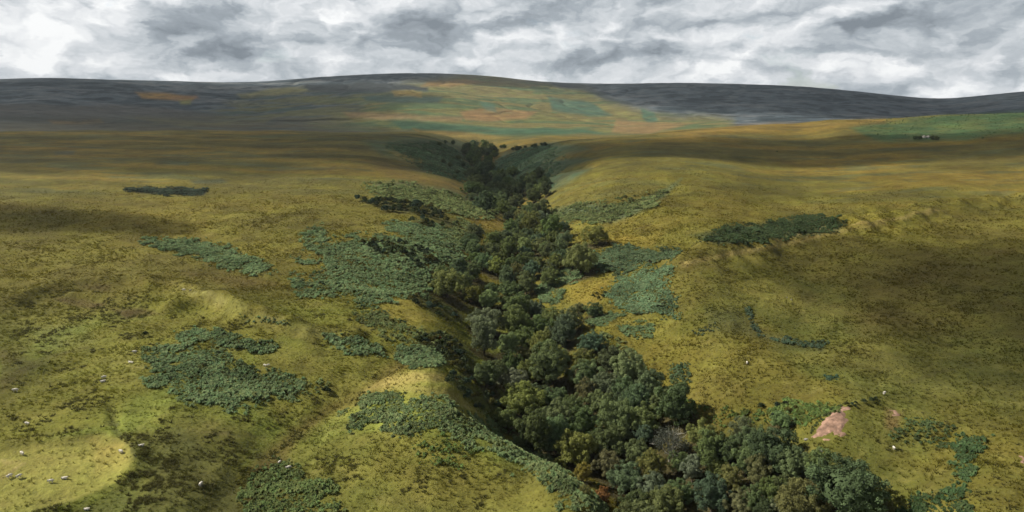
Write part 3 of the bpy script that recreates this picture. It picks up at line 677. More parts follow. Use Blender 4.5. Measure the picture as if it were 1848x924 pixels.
BLUE = (.080, .126, .066); GREEN = (.075, .118, .040); DARK = (.030, .046, .024); MIXED = (.082, .112, .050)
BRACKEN = [  # photo polygon, tone, clump size, density, warp, label
    ([(262, 437), (300, 434), (350, 436), (400, 446), (425, 462), (470, 480), (490, 492), (450, 492), (400, 482), (360, 470), (345, 458), (290, 448)], BLUE, 1.2, .9, 10, 'blue green bracken tongue tapering to the left on the open golden moor'),
    ([(312, 600), (350, 596), (400, 604), (450, 615), (490, 628), (480, 638), (430, 630), (370, 620), (315, 616)], BLUE, 1.0, 1.1, 10, 'narrow bracken strip just above the biggest bracken patch on the left pasture'),
    ([(272, 635), (320, 630), (370, 633), (405, 640), (350, 650), (410, 655), (450, 665), (500, 690), (560, 692), (540, 710), (480, 720), (440, 735), (380, 733), (340, 722), (300, 705), (266, 695), (264, 682), (300, 672), (270, 655)], BLUE, 1.0, 1.1, 10, 'biggest dense blue green bracken patch on the near left pasture'),
    ([(585, 605), (630, 606), (690, 628), (695, 640), (640, 645), (605, 625)], BLUE, 1.0, 1.1, 8, 'oval bracken patch on a bank between the left pasture and the shrubs'),
    ([(710, 625), (760, 624), (800, 635), (805, 655), (740, 665), (715, 645)], BLUE, 1.0, 1.1, 6, 'small bright bracken patch directly behind the pale bare knoll'),
    ([(570, 415), (585, 413), (605, 440), (640, 435), (690, 430), (760, 420), (835, 440), (840, 470), (790, 480), (770, 500), (790, 520), (740, 530), (660, 540), (665, 560), (645, 550), (640, 530), (570, 525), (535, 510), (540, 502), (600, 500), (600, 480), (575, 440)], BLUE, 1.2, .8, 14, 'broad bracken sheet flanking the wood, with dark gorse in it'),
    ([(660, 335), (720, 332), (800, 345), (850, 365), (893, 385), (850, 392), (800, 378), (740, 362), (680, 350)], MIXED, 1.6, .35, 14, 'thin greyish bracken above the dark gorse line left of the ravine'),
    ([(690, 402), (740, 400), (800, 410), (835, 425), (760, 420), (700, 415)], BLUE, 1.2, .6, 8, 'thin bracken band between the gorse line and the broad bracken sheet'),
    ([(1085, 528), (1130, 505), (1180, 485), (1215, 480), (1210, 500), (1195, 515), (1225, 545), (1222, 568), (1190, 570), (1180, 555), (1150, 562), (1110, 552)], (.088, .146, .086), .9, 1.3, 6, 'smooth pale blue green bracken slope right of the wood'),
    ([(1060, 580), (1100, 567), (1128, 570), (1090, 590), (1065, 588)], BLUE, 1.0, 1.1, 4, 'small bracken strip just below the lone dark tree'),
    ([(1115, 592), (1160, 578), (1165, 584), (1140, 590), (1180, 590), (1175, 610), (1145, 612), (1128, 603)], BLUE, 1.0, 1.0, 6, 'ragged little bracken patch lowest on the right bank of the wood'),
    ([(985, 510), (1020, 485), (1060, 490), (1050, 505), (1010, 515), (1000, 520), (1015, 530), (1005, 545), (975, 548), (965, 525)], BLUE, 1.1, 1.0, 5, 'light bracken bank hemming the right edge of the wood above the lone tree'),
    ([(1060, 470), (1110, 445), (1160, 455), (1225, 455), (1215, 470), (1160, 478), (1120, 495), (1080, 490)], (.060, .095, .055), 1.2, .9, 6, 'darker bracken band in the side hollow right of the wood'),
    ([(1260, 432), (1330, 412), (1400, 400), (1450, 391), (1520, 400), (1510, 412), (1440, 420), (1380, 435), (1300, 441)], (.032, .052, .027), 1.1, 1.0, 14, 'dark bracken and scrub patch lying behind the pale spur crest'),
    ([(985, 388), (1040, 374), (1100, 370), (1150, 364), (1200, 350), (1180, 372), (1110, 396), (1080, 402), (1000, 397)], MIXED, 1.6, .4, 8, 'long bracken streak running up right from the foot of the ravine'),
    ([(660, 725), (720, 705), (770, 716), (850, 750), (900, 775), (950, 800), (1000, 845), (1060, 890), (1090, 930), (1055, 930), (1000, 880), (950, 850), (880, 800), (830, 790), (780, 770), (700, 775), (640, 770), (640, 750)], (.080, .118, .058), .95, 1.0, 14, 'bracken belt edging the near grassy spur down to the wood'),
    ([(470, 845), (520, 838), (570, 870), (610, 880), (640, 935), (430, 935), (420, 890), (450, 865)], (.076, .112, .046), .9, 1.1, 16, 'bracken cluster at the bottom edge of the photo on the near spur'),
    ([(1725, 785), (1790, 790), (1765, 820), (1765, 850), (1740, 900), (1760, 950), (1600, 950), (1630, 900), (1700, 890), (1720, 850), (1730, 820)], (.040, .072, .034), 1.0, 1.0, 16, 'dark bracken gully dropping to the wood at bottom right'),
    ([(1385, 742), (1410, 728), (1500, 735), (1515, 738), (1480, 747), (1440, 765), (1410, 775)], GREEN, 1.0, 1.0, 8, 'green bracken beside the upper left end of the pink scar'),
    ([(1458, 786), (1470, 766), (1486, 749), (1506, 735), (1524, 729), (1506, 739), (1488, 753), (1473, 770)], (.035, .052, .024), .8, 1.6, 4, 'dark scrub overhanging the upper left edge of the pink scar'),
    ([(1640, 760), (1720, 770), (1700, 800), (1640, 800), (1600, 790)], (.045, .072, .034), .9, .5, 20, 'sparse bracken speckling the slope between pink scar and dark gully'),
    ([(1205, 665), (1240, 655), (1245, 690), (1215, 695)], (.055, .09, .05), .9, .8, 8, 'bracken tuft strip running uphill from the trees on the right bank'),
    ([(1365, 604), (1400, 611), (1490, 620), (1482, 630), (1420, 622)], (.038, .062, .042), .9, .6, 10, 'thin dark bracken line low on the right flank'),
    ([(1250, 600), (1290, 585), (1300, 598), (1265, 606)], (.038, .062, .042), .9, .6, 8, 'small dark bracken clump on the grass right of the wood'),
    ([(1340, 555), (1352, 558), (1372, 598), (1358, 600)], (.04, .065, .045), .9, .5, 6, 'short steep dark bracken streak on the right flank'),
    ([(225, 342), (300, 339), (370, 344), (362, 350), (260, 350)], (.034, .050, .040), 1.1, .8, 12, 'dark flat scrub strip alone on the far left moor'),
    ([(1484, 678), (1512, 675), (1518, 683), (1490, 686)], (.035, .07, .05), .9, .8, 4, 'isolated little bracken spot above the pink scar'),
    ([(520, 462), (560, 466), (575, 476), (540, 476)], BLUE, 1.1, .7, 6, 'small bracken wisp on the moor left of the broad bracken sheet'),
    ([(430, 568), (470, 574), (520, 580), (515, 590), (440, 580)], BLUE, .9, .5, 10, 'faint bracken pair along the grassy bank above the left pasture'),
    ([(650, 572), (700, 575), (740, 590), (720, 598), (660, 588)], MIXED, 1.0, .6, 10, 'bracken fringe below the golden clearing left of the wood'),
    ([(1540, 220), (1620, 212), (1720, 208), (1860, 203), (1860, 238), (1790, 245), (1750, 252), (1640, 249), (1580, 243)], (.022, .044, .019), 1.1, .45, 16, 'large dark green bracken sheet on the far right hilltop'),
    ([(640, 560), (680, 560), (745, 590), (800, 605), (830, 640), (800, 640), (740, 622), (690, 600), (650, 585)], MIXED, 1.0, .4, 16, 'thin bracken scattered between the golden clearing and the shady thicket'),
    ([(830, 395), (850, 400), (850, 425), (835, 445), (800, 435), (815, 410)], MIXED, 1.2, .5, 8, 'bracken fringe against the left edge of the wood under the golden tongue'),
    ([(1075, 600), (1110, 610), (1150, 640), (1165, 668), (1140, 660), (1100, 628)], MIXED, 1.0, .5, 10, 'bracken fringe along the right edge of the wood below the lone tree'),
    ([(1210, 720), (1260, 735), (1330, 745), (1400, 740), (1380, 760), (1300, 768), (1235, 755)], GREEN, .9, .6, 12, 'green bracken fringe above the wood left of the pink scar'),
    ([(340, 640), (430, 655), (480, 680), (560, 680), (600, 700), (500, 720), (430, 735)], MIXED, .9, .35, 18, 'loose bracken trailing right from the biggest patch'),
    ([(740, 800), (800, 790), (860, 815), (830, 850), (770, 840)], GREEN, .8, .4, 18, 'sparse bracken dabs on the near grassy spur'),
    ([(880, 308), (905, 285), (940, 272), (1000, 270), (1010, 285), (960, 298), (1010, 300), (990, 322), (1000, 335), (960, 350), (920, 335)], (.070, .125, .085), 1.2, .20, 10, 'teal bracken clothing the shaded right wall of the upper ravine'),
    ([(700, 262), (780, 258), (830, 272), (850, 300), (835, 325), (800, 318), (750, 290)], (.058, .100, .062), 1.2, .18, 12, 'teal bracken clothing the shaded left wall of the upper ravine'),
]
n_fern = 0
for poly, tone, size, dens, warp, label in BRACKEN:
    size *= .60; tone = tuple(k * f for k, f in zip(tone, (1.50, 1.44, 1.28)))
    q = np.asarray(poly, float); ar = abs(np.dot(q[:, 0], np.roll(q[:, 1], 1)) - np.dot(q[:, 1], np.roll(q[:, 0], 1))) / 2
    ext = min(14.0, .11 * math.sqrt(ar))
    p, d = sample_poly(poly, dens * 3.0, min(warp * 1.5, ext * 1.6), 14000, ext)
    ed = fbm(p[:, 0] / 4.5, p[:, 1] / 4.5, 175, 3) * .75 + .62 - ss(d, -ext, ext * .9) * .95      # ragged edge, a few gaps inside
    m = rng.random(len(p)) > np.clip(ed * 2.2, 0, .97); p, d = p[m], d[m]
    if len(p) < 3: print('EMPTY BRACKEN', label); continue
    n = len(p); n_fern += n
    k = rng.uniform(.6, 1.4, n) * (1 + .45 * fbm(p[:, 0] / 3.5, p[:, 1] / 3.5, 171, 3)); k = np.clip(k, .35, 2)
    p[:, 2] += np.maximum(fbm(p[:, 0] / 2.6, p[:, 1] / 2.6, 177, 2), 0) * .8 * size
    t = np.array(tone)[None] * (1 + .35 * fbm(p[:, 0] / 9, p[:, 1] / 9, 173, 3) - .35 * (rng.random(n) < .15) + rng.uniform(-.3, .35, n))[:, None]
    t[:, 0] *= 1 + rng.uniform(-.1, .35, n) * .6
    v, f, c = scatter_mesh(FERNS, p, size * k, rng.uniform(0, 6.28, n), t)
    tag(fast_mesh('bracken', v, f, M_FERN, np.clip(c, .004, .5)), label, 'bracken', 'bracken patches on the moor', 'stuff')

# grass tussocks over the nearer ground
def visible_xy(n, r0, r1, tmax):
    r = np.sqrt(rng.uniform(r0 * r0, r1 * r1, n)); t = rng.uniform(-tmax, tmax, n)
    return r * np.sin(t), r * np.cos(t)
gx, gy = visible_xy(330000, 92 * S, 560 * S, math.radians(41))
pr = np.hypot(gx, gy); keep = rng.random(len(gx)) < np.clip((190 * S / pr) ** 1.6 * 1.25, .0, 1) * ss(-pr, -560 * S, -330 * S); gx, gy = gx[keep], gy[keep]
SCARS = [[(1522, 733), (1533, 738), (1528, 758), (1524, 780), (1510, 787), (1502, 777), (1490, 790), (1462, 789), (1474, 770), (1490, 753), (1506, 741)], [(1604, 740), (1616, 740), (1621, 748), (1616, 755), (1608, 748)],
         [(1828, 821), (1850, 828), (1870, 838), (1850, 836)], [(1490, 790), (1504, 794), (1497, 797), (1485, 793)]]
gu, gv = xyz_to_px(gx, gy, H(gx, gy)); keep = np.ones(len(gx), bool)
FIELD = [(20, 812), (90, 795), (190, 782), (236, 800), (240, 830), (205, 872), (130, 905), (20, 935), (-60, 900), (-60, 840)]
for poly in SCARS: keep &= poly_sd(gu, gv, poly) < -3
keep &= (poly_sd(gu, gv, FIELD) < -3) | (rng.random(len(gx)) < .25)
gx, gy = gx[keep], gy[keep]
gc = bil(C, gx, gy); gz = H(gx, gy); gr = np.hypot(gx, gy)
gk = rng.uniform(.34, .66, len(gx)) * (1 + gr / 400) * (.35 + .65 * ss(-gr, -560 * S, -300 * S)) * np.clip(1 + .6 * fbm(gx / 8, gy / 8, 181, 3), .4, 1.7)
gt = gc * (1.12 + .14 * fbm(gx / 2.5, gy / 2.5, 183, 2) + rng.uniform(-.1, .18, len(gx)))[:, None]
v, f, c = scatter_mesh(BLADES, np.column_stack([gx, gy, gz]), gk, rng.uniform(-.7, .7, len(gx)), gt)
tag(fast_mesh('grass', v, f, M_GRASS, np.clip(c, .004, .6)), 'tussocky golden green grass all over the nearer slopes', 'grass', kind='stuff')

# dark rush tussocks on the wet ground
RUSHES = [([(0, 560), (120, 520), (330, 540), (420, 580), (560, 620), (540, 690), (260, 620), (180, 700), (260, 760), (180, 780), (0, 800)], .55, .25),
          ([(240, 940), (250, 840), (210, 790), (200, 740), (330, 735), (440, 745), (560, 720), (700, 660), (790, 645), (700, 700), (600, 760), (500, 830), (430, 940)], .6, .08),
          ([(640, 770), (860, 800), (1000, 900), (1040, 940), (640, 940), (500, 850), (560, 800)], .45, .2),
          ([(500, 560), (650, 570), (730, 600), (720, 640), (560, 630)], .5, .1),
          ([(60, 900), (150, 880), (220, 850), (260, 800), (330, 940), (0, 960)], .9, -.1),
          ([(1540, 740), (1700, 750), (1848, 800), (1848, 940), (1640, 940), (1600, 830)], .25, .25)]
PP = []
for poly, dens, thr in RUSHES:
    p, d = sample_poly(poly, dens * 3.2, 20, 30000)
    n = fbm(p[:, 0] / 6, p[:, 1] / 6, 191, 3) + .35 * fbm(p[:, 0] / 1.3, p[:, 1] / 1.3, 193, 2)
    pu, pv = xyz_to_px(p[:, 0], p[:, 1], p[:, 2]); n = n - 2 * (poly_sd(pu, pv, FIELD) > 0)
    PP.append(p[n > thr + .27])
p = np.concatenate(PP); n = len(p)
t = np.array((.082, .080, .028))[None] * rng.uniform(.6, 1.5, (n, 1)) * np.array([1, 1, 1])[None]
v, f, c = scatter_mesh(RUSH, p, rng.uniform(.5, 1.15, n), rng.uniform(0, 6.28, n), t)
tag(fast_mesh('rushes', v, f, M_GRASS, np.clip(c, .004, .5)), 'dark rush tussocks speckling the damp left pasture and hollows', 'rushes', kind='stuff')
print('ferns', n_fern, 'grass', len(gx), 'rush', n)

# ------------------------------------------------------------------ trees
def rand_dir(r):
    v = r.normal(size=3); return v / np.linalg.norm(v)
def leaf_quads(cen, nor, size, r):
    n = len(cen)
    a = np.cross(nor, r.normal(size=(n, 3))); a /= np.linalg.norm(a, axis=1, keepdims=True) + 1e-9
    b = np.cross(nor, a)
    a = a * size[:, None]; b = b * (size * r.uniform(.55, .9, n))[:, None]
    V_ = np.stack([cen - a, cen - b, cen + a, cen + b], 1).reshape(-1, 3)
    F_ = np.arange(4 * n).reshape(-1, 4)
    return V_, F_
def crown_mesh(name, seed, style):
    """crown of unit diameter with its base at z = 0: boughs of leaf clusters on an uneven dome that reaches low"""
    r = np.random.default_rng(seed); C_, N_, S_, T_ = [], [], [], []
    nb = {'round': 15, 'wide': 17, 'tall': 14}[style]
    H_ = {'round': .78, 'wide': .64, 'tall': 1.0}[style]; rx = {'round': .35, 'wide': .38, 'tall': .30}[style]
    cz_ = H_ * .46
    clumps = []
    for i in range(nb):                                           # main boughs
        a = 2.399963 * i + r.uniform(-.35, .35); h = 1 - 1.62 * (i + .5) / nb                    # from the top down below the widest ring
        e = math.sqrt(max(0.02, 1 - h * h)) * rx * r.uniform(.72, 1.14)
        bc = np.array([math.cos(a) * e, math.sin(a) * e, cz_ + h * H_ * .40 * r.uniform(.85, 1.15)])
        br = r.uniform(.13, .20)
        for j in range(r.integers(7, 12)):                        # leaf clusters on a bough
            d = rand_dir(r); d = d + (bc - [0, 0, cz_]) / .35 * .5; d /= np.linalg.norm(d)
            clumps.append((bc + d * br * r.uniform(.6, 1.05), r.uniform(.045, .085)))
    for c, cr in clumps:
        n = int(80 * (cr / .065) ** 2); d = r.normal(size=(n, 3)); d /= np.linalg.norm(d, axis=1, keepdims=True)
        d[:, 2] = np.where(d[:, 2] < -.35, -d[:, 2], d[:, 2])
        rad = cr * r.uniform(.7, 1.15, n)
        C_.append(c + d * rad[:, None]); nn = d + r.normal(size=(n, 3)) * .3; N_.append(nn / np.linalg.norm(nn, axis=1, keepdims=True))
        S_.append(r.uniform(.010, .019, n)); T_.append(np.full(n, r.uniform(.75, 1.28)) * r.uniform(.8, 1.2, n))
    n = 900; d = r.normal(size=(n, 3)); d /= np.linalg.norm(d, axis=1, keepdims=True)   # inner twigs and leaves
    C_.append(d * np.array([rx * .95, rx * .95, H_ * .40]) * r.uniform(.6, 1, n)[:, None] + [0, 0, cz_]); N_.append(d); S_.append(r.uniform(.03, .05, n)); T_.append(r.uniform(.7, 1.1, n))
    V_, F_ = leaf_quads(np.concatenate(C_), np.concatenate(N_), np.concatenate(S_), r)
    t = np.repeat(np.concatenate(T_), 4)
    V_[:, 2] = np.maximum(V_[:, 2], -.02)
    sx = 1.0 / max(np.ptp(V_[:, 0]), np.ptp(V_[:, 1])); V_ *= sx
    o = fast_mesh(name, V_, F_, M_LEAF, np.stack([t, t, t], 1), link=False)
    return o.data, float(V_[:, 2].max())

def tube(pts, rad, n=7):
    V_, F_ = [], []
    for i, (p, q) in enumerate(zip(pts, rad)):
        t = np.array(pts[min(i + 1, len(pts) - 1)]) - np.array(pts[max(i - 1, 0)]); t = t / (np.linalg.norm(t) + 1e-9)
        a = np.cross(t, [0, 1, .3]); a /= np.linalg.norm(a) + 1e-9; b = np.cross(t, a)
        for k in range(n):
            an = 2 * math.pi * k / n; V_.append(np.array(p) + (a * math.cos(an) + b * math.sin(an)) * q)
    for i in range(len(pts) - 1):
        for k in range(n):
            k2 = (k + 1) % n; F_.append([i * n + k, i * n + k2, (i + 1) * n + k2, (i + 1) * n + k])
    return np.array(V_), np.array(F_)
def join(parts):
    V_, F_ = [], []; off = 0
    for v, f in parts: V_.append(v); F_.append(f + off); off += len(v)
    return np.concatenate(V_), np.concatenate(F_)
def trunk_mesh(name, seed, mat):
    """tapered trunk with five limbs; the crown of unit diameter sits on z = 0.28"""
    r = np.random.default_rng(seed); w = .03
    parts = [tube([(0, 0, -.10), (.01, 0, .08), (.0, .015, .28), (.02, 0, .52), (.01, .01, .75)], [w * 1.5, w, w * .8, w * .5, w * .12])]
    for i in range(6):
        a = i * 1.1 + r.uniform(-.3, .3); z0 = r.uniform(.16, .42); L = r.uniform(.22, .36); d = np.array([math.cos(a), math.sin(a), 0])
        parts.append(tube([(0, .01, z0), d * L * .5 + [0, 0, z0 + .10], d * L + [0, 0, z0 + r.uniform(.2, .34)]], [w * .55, w * .35, w * .1], 5))
    V_, F_ = join(parts)
    return fast_mesh(name, V_, F_, mat, None, True, link=False).data

CROWNS = {}
for style, k in (('round', 5), ('wide', 4), ('tall', 3)):
    CROWNS[style] = [crown_mesh('crown', 300 + 10 * i + len(style), style) for i in range(k)]
TRUNKS = [trunk_mesh('trunk', 400 + i, M_BARK) for i in range(3)]
PALE_TRUNK = trunk_mesh('trunk', 410, M_PALEBARK)

def bare_branch_mesh(seed):
    r = np.random.default_rng(seed); parts = []
    def grow(p, d, L, rad, depth):
        q = p + d * L; m_ = p + d * L * .5 + r.normal(size=3) * L * .06
        parts.append(tube([p, m_, q], [rad, rad * .8, rad * .6], 5 if depth < 3 else 4))
        if depth >= 4: return
        for i in range(3 if depth < 3 else 2):
            e = d + r.normal(size=3) * .55 + np.array([0, 0, .12]); e /= np.linalg.norm(e)
            grow(q if i else m_ * .3 + q * .7, e, L * r.uniform(.62, .82), rad * .62, depth + 1)
    grow(np.array([0, 0, -.1]), np.array([0.03, 0, 1.]), .34, .024, 0)
    for i in range(3): grow(np.array([0, 0, .12 + .05 * i]), np.array([math.cos(i * 2.1), math.sin(i * 2.1), .75]) / 1.25, .22, .015, 1)
    V_, F_ = join(parts); return fast_mesh('trunk', V_, F_, M_PALEBARK, None, True, link=False).data
def sparse_leaf_mesh(seed):
    r = np.random.default_rng(seed); n = 2400; k = 30
    cen = r.normal(size=(k, 3)); cen /= np.linalg.norm(cen, axis=1, keepdims=True); cen[:, 2] = np.abs(cen[:, 2]) * .9 - .1
    cen = cen * np.array([.40, .40, .42]) * r.uniform(.5, 1, (k, 1)) + [0, 0, .32]
    c = cen[r.integers(0, k, n)] + r.normal(size=(n, 3)) * .055; nn = r.normal(size=(n, 3)); nn[:, 2] = abs(nn[:, 2]); nn /= np.linalg.norm(nn, axis=1, keepdims=True)
    V_, F_ = leaf_quads(c, nn, r.uniform(.011, .02, n), r); t = np.repeat(r.uniform(.7, 1.3, n), 4)
    return fast_mesh('crown', V_, F_, M_LEAF, np.stack([t, t, t], 1), link=False).data
BARE, SPARSE = bare_branch_mesh(5), sparse_leaf_mesh(6)

proto_root = None
for n, t in enumerate(TREES):
    if t['tint'] == 'bare': cm, tm, ztop = SPARSE, BARE, .8
    else:
        st = t['style'] or ('round', 'round', 'wide', 'tall')[r2.integers(4)]
        cm, ztop = CROWNS[st][r2.integers(len(CROWNS[st]))]
        tm = PALE_TRUNK if t['tint'] == 'bright' else TRUNKS[r2.integers(3)]
    if proto_root is None:
        root = bpy.data.objects.new('broadleaf_tree', None); col.objects.link(root); proto_root = root
        tr = bpy.data.objects.new('trunk', tm); col.objects.link(tr); tr.parent = root
        cr = bpy.data.objects.new('crown', cm); col.objects.link(cr); cr.parent = root; proto_tr, proto_cr = tr, cr
    else:
        root = proto_root.copy(); col.objects.link(root)
        tr = proto_tr.copy(); tr.data = tm; col.objects.link(tr); tr.parent = root
        cr = proto_cr.copy(); cr.data = cm; col.objects.link(cr); cr.parent = root
    root.empty_display_size = .2
    root.location = (t['x'], t['y'], t['z']); root.rotation_euler = (0, 0, r2.uniform(0, 6.28)); root.scale = (t['w'],) * 3
    sq = r2.uniform(.88, 1.14)
    tr.scale = (1, 1, ztop * sq * .92 if t['tint'] != 'bare' else 1)
    cr.location = (0, 0, .06); cr.scale = (1, 1, sq)
    tc3 = TINT.get(t['tint'], (.060, .072, .050)); j = r2.uniform(.84, 1.18) * 1.3
    cr.color = (tc3[0] * j * r2.uniform(.9, 1.12), tc3[1] * j, tc3[2] * j * r2.uniform(.85, 1.15), 1)
    tag(root, t['label'], 'tree', 'trees of the ravine wood' if t['u'] < 1640 else 'trees by the hilltop ruin')

# ------------------------------------------------------------------ gorse and thorn bushes
def bush_mesh(seed):
    r = np.random.default_rng(seed); C_, N_, S_, T_ = [], [], [], []
    for i in range(15):
        a = r.uniform(0, 6.28); e = r.uniform(0, .34); c = np.array([math.cos(a) * e, math.sin(a) * e, .12 + .38 * (1 - (e / .45) ** 2) * r.uniform(.5, 1)])
        cr_ = r.uniform(.10, .19); n = 50; d = r.normal(size=(n, 3)); d /= np.linalg.norm(d, axis=1, keepdims=True); d[:, 2] = np.where(d[:, 2] < -.4, -d[:, 2], d[:, 2])
        C_.append(c + d * cr_ * r.uniform(.7, 1.1, (n, 1))); nn = d + r.normal(size=(n, 3)) * .5; N_.append(nn / np.linalg.norm(nn, axis=1, keepdims=True))
        S_.append(r.uniform(.035, .06, n)); T_.append(np.full(n, r.uniform(.6, 1.4)) * r.uniform(.8, 1.2, n))
    V_, F_ = leaf_quads(np.concatenate(C_), np.concatenate(N_), np.concatenate(S_), r); t = np.repeat(np.concatenate(T_), 4); V_[:, 2] = np.maximum(V_[:, 2], -.05)
    return fast_mesh('gorse_bush', V_, F_, M_BUSH, np.stack([t, t, t], 1), link=False).data
BUSHES = [bush_mesh(600 + i) for i in range(6)]
THICK = [  # polygon, number, size range m, description
    ([(645, 363), (700, 362), (770, 374), (800, 386), (785, 393), (720, 386), (690, 380)], 52, (4.2, 7.5), 'in the long gorse line above the broad bracken'),
    ([(738, 396), (770, 394), (815, 396), (830, 404), (800, 412), (750, 406)], 12, (3, 6), 'in the small thicket at the golden tongue'),
    ([(640, 442), (690, 434), (735, 440), (770, 450), (800, 470), (775, 488), (745, 480), (700, 462)], 40, (2.8, 5), 'in the dark gorse amid the broad bracken'),
    ([(735, 540), (768, 528), (800, 545), (830, 572), (828, 588), (800, 580), (770, 562)], 26, (2.2, 4), 'on the slope under the narrow grass tongue'),
    ([(735, 603), (790, 600), (830, 622), (855, 655), (850, 672), (820, 668), (800, 652), (770, 630)], 32, (2.4, 4.4), 'in the shady thicket behind the bare knoll'),
    ([(806, 682), (840, 664), (895, 690), (900, 735), (880, 756), (850, 735), (822, 705)], 34, (2.2, 4.2), 'on the steep slope right of the bare knoll'),
    ([(1065, 535), (1090, 520), (1105, 518), (1080, 545)], 5, (2, 3), 'in the dark streak above the lone round tree'),
    ([(1520, 733), (1560, 724), (1590, 715), (1585, 722), (1545, 735)], 7, (1.2, 2), 'along the bank above the pink scar'),
    ([(1370, 735), (1400, 728), (1440, 738), (1400, 770)], 8, (1.8, 3), 'round the pale tree left of the pink scar'),
    ([(690, 572), (740, 585), (780, 600), (760, 606), (700, 590)], 8, (1.3, 2.4), 'below the golden clearing'),
    ([(590, 410), (600, 430), (640, 436), (600, 436)], 4, (1.2, 2), 'on the moor at the tip of the broad bracken'),
]
SINGLES = [(262, 607, 3.0, 'dark', 'lone dark bush on the pasture left of the bracken strip'), (1402, 275, 2.6, 'dark', 'tiny lone bush far up on the right moor'),
           (590, 711, 3.4, 'dark', 'flat dark bush lying beside the brown flush below the bracken'), (795, 614, 2.2, 'russet', 'rust coloured bush in the shady thicket behind the bare knoll'),
           (852, 694, 2.6, 'bright', 'yellow green bush on the steep slope right of the bare knoll'), (1172, 476, 2.6, 'brown', 'dark thorn bush on the spine between two bracken patches'),
           (1188, 556, 2.4, 'dark', 'dark bush in the notch of the smooth bracken slope'), (822, 688, 2.2, 'ochre', 'ochre tinted bush at the rim right of the bare knoll'),
           (850, 548, 2.6, 'ochre', 'brown leaved bush at the foot of the narrow grass tongue')]
BT = {'dark': (.036, .048, .024), 'mid': (.058, .074, .030), 'teal': (.044, .068, .044), 'olive': (.078, .076, .024), 'russet': (.14, .06, .025), 'bright': (.13, .13, .028), 'ochre': (.11, .075, .03), 'brown': (.05, .042, .022)}
proto_bush = None
def add_bush(x, y, w, tint, label, group):
    global proto_bush
    if proto_bush is None:
        o = proto_bush = bpy.data.objects.new('gorse_bush', BUSHES[0]); col.objects.link(o)
    else:
        o = proto_bush.copy(); o.data = BUSHES[r2.integers(6)]; col.objects.link(o)
    o.location = (x, y, float(H(x, y))); o.scale = (w, w * r2.uniform(.8, 1.1), w * r2.uniform(.8, 1.15)); o.rotation_euler = (0, 0, r2.uniform(0, 6.28))
    c = BT[tint]; j = r2.uniform(.8, 1.25); o.color = (c[0] * j, c[1] * j, c[2] * j, 1)
    tag(o, label, 'bush', group)
nb = 0
for poly, cnt, (s0, s1), where in THICK:
    p, d = sample_poly(poly, 1.5, 4, 4000); placed = []
    for q in p:
        if len(placed) >= cnt: break
        w = r2.uniform(s0, s1)
        if any((q[0] - a[0]) ** 2 + (q[1] - a[1]) ** 2 < (.26 * (w + a[2])) ** 2 for a in placed): continue
        placed.append((q[0], q[1], w, ('dark', 'dark', 'mid', 'teal', 'olive')[r2.integers(5)]))
    by = {}
    for a in placed:
        u, v = xyz_to_px(a[0], a[1], float(H(a[0], a[1]))); by.setdefault(a[3], []).append((float(u), a))
    for ti, L_ in by.items():
        L_.sort(key=lambda k: k[0])
        for i, (u, a) in enumerate(L_):
            nm = {'dark': 'near black', 'mid': 'mid green', 'teal': 'bluish', 'olive': 'olive'}[ti]
            lab = 'only %s bush %s' % (nm, where) if len(L_) == 1 else '%s %s bush from left %s' % (ordinal(i), nm, where)
            add_bush(a[0], a[1], a[2], ti, lab, 'bushes ' + where); nb += 1
for u, v, w, ti, lab in SINGLES:
    q = unproject(u, v)[0]; add_bush(q[0], q[1], w, ti, lab, 'single bushes'); nb += 1
print('BUSHES', nb)

# ------------------------------------------------------------------ sheep
def sheep_mesh(lying):
    me = bpy.data.meshes.new('sheep_frame'); o = bpy.data.objects.new('sheep_frame', me); col.objects.link(o)
    g = .0 if not lying else -.36
    P_ = [((-.42, 0, .66 + g), .20), ((-.10, 0, .68 + g), .29), ((.25, 0, .68 + g), .26), ((.46, 0, .74 + g), .15), ((.58, 0, .62 + g if not lying else .50), .10), ((.74, 0, .44 + g if not lying else .44), .07),
          ((-.58, 0, .62 + g), .05)]
    E_ = [(0, 1), (1, 2), (2, 3), (3, 4), (4, 5), (0, 6)]
    for at_, x in ((1, -.30), (2, .30)):
        for sy in (-1, 1):
            b = len(P_)
            if lying: P_ += [((x, sy * .20, .16), .09), ((x + .16, sy * .26, .06), .05)]
            else: P_ += [((x, sy * .13, .36), .075), ((x + .02, sy * .14, .0), .045)]
            E_ += [(at_, b), (b, b + 1)]
    for sy in (-1, 1):
        b = len(P_); P_.append(((.55, sy * .13, P_[4][0][2] + .05), .03)); E_.append((4, b))
    me.from_pydata([p for p, _ in P_], E_, [])
    md = o.modifiers.new('s', 'SKIN'); ms = o.modifiers.new('d', 'SUBSURF'); ms.levels = 1; ms.render_levels = 1
    for i, (_, r_) in enumerate(P_): me.skin_vertices[0].data[i].radius = (r_, r_)
    me.skin_vertices[0].data[0].use_root = True
    dg = bpy.context.evaluated_depsgraph_get(); out = bpy.data.meshes.new_from_object(o.evaluated_get(dg))
    bpy.data.objects.remove(o)
    out.materials.clear(); out.materials.append(M_FLEECE); out.materials.append(M_FACE)
    for p in out.polygons:
        c = p.center
        p.material_index = 1 if (c.x > .50 or (not lying and c.z < .34)) else 0
        p.use_smooth = True
    return out
STAND, LIE = sheep_mesh(False), sheep_mesh(True)
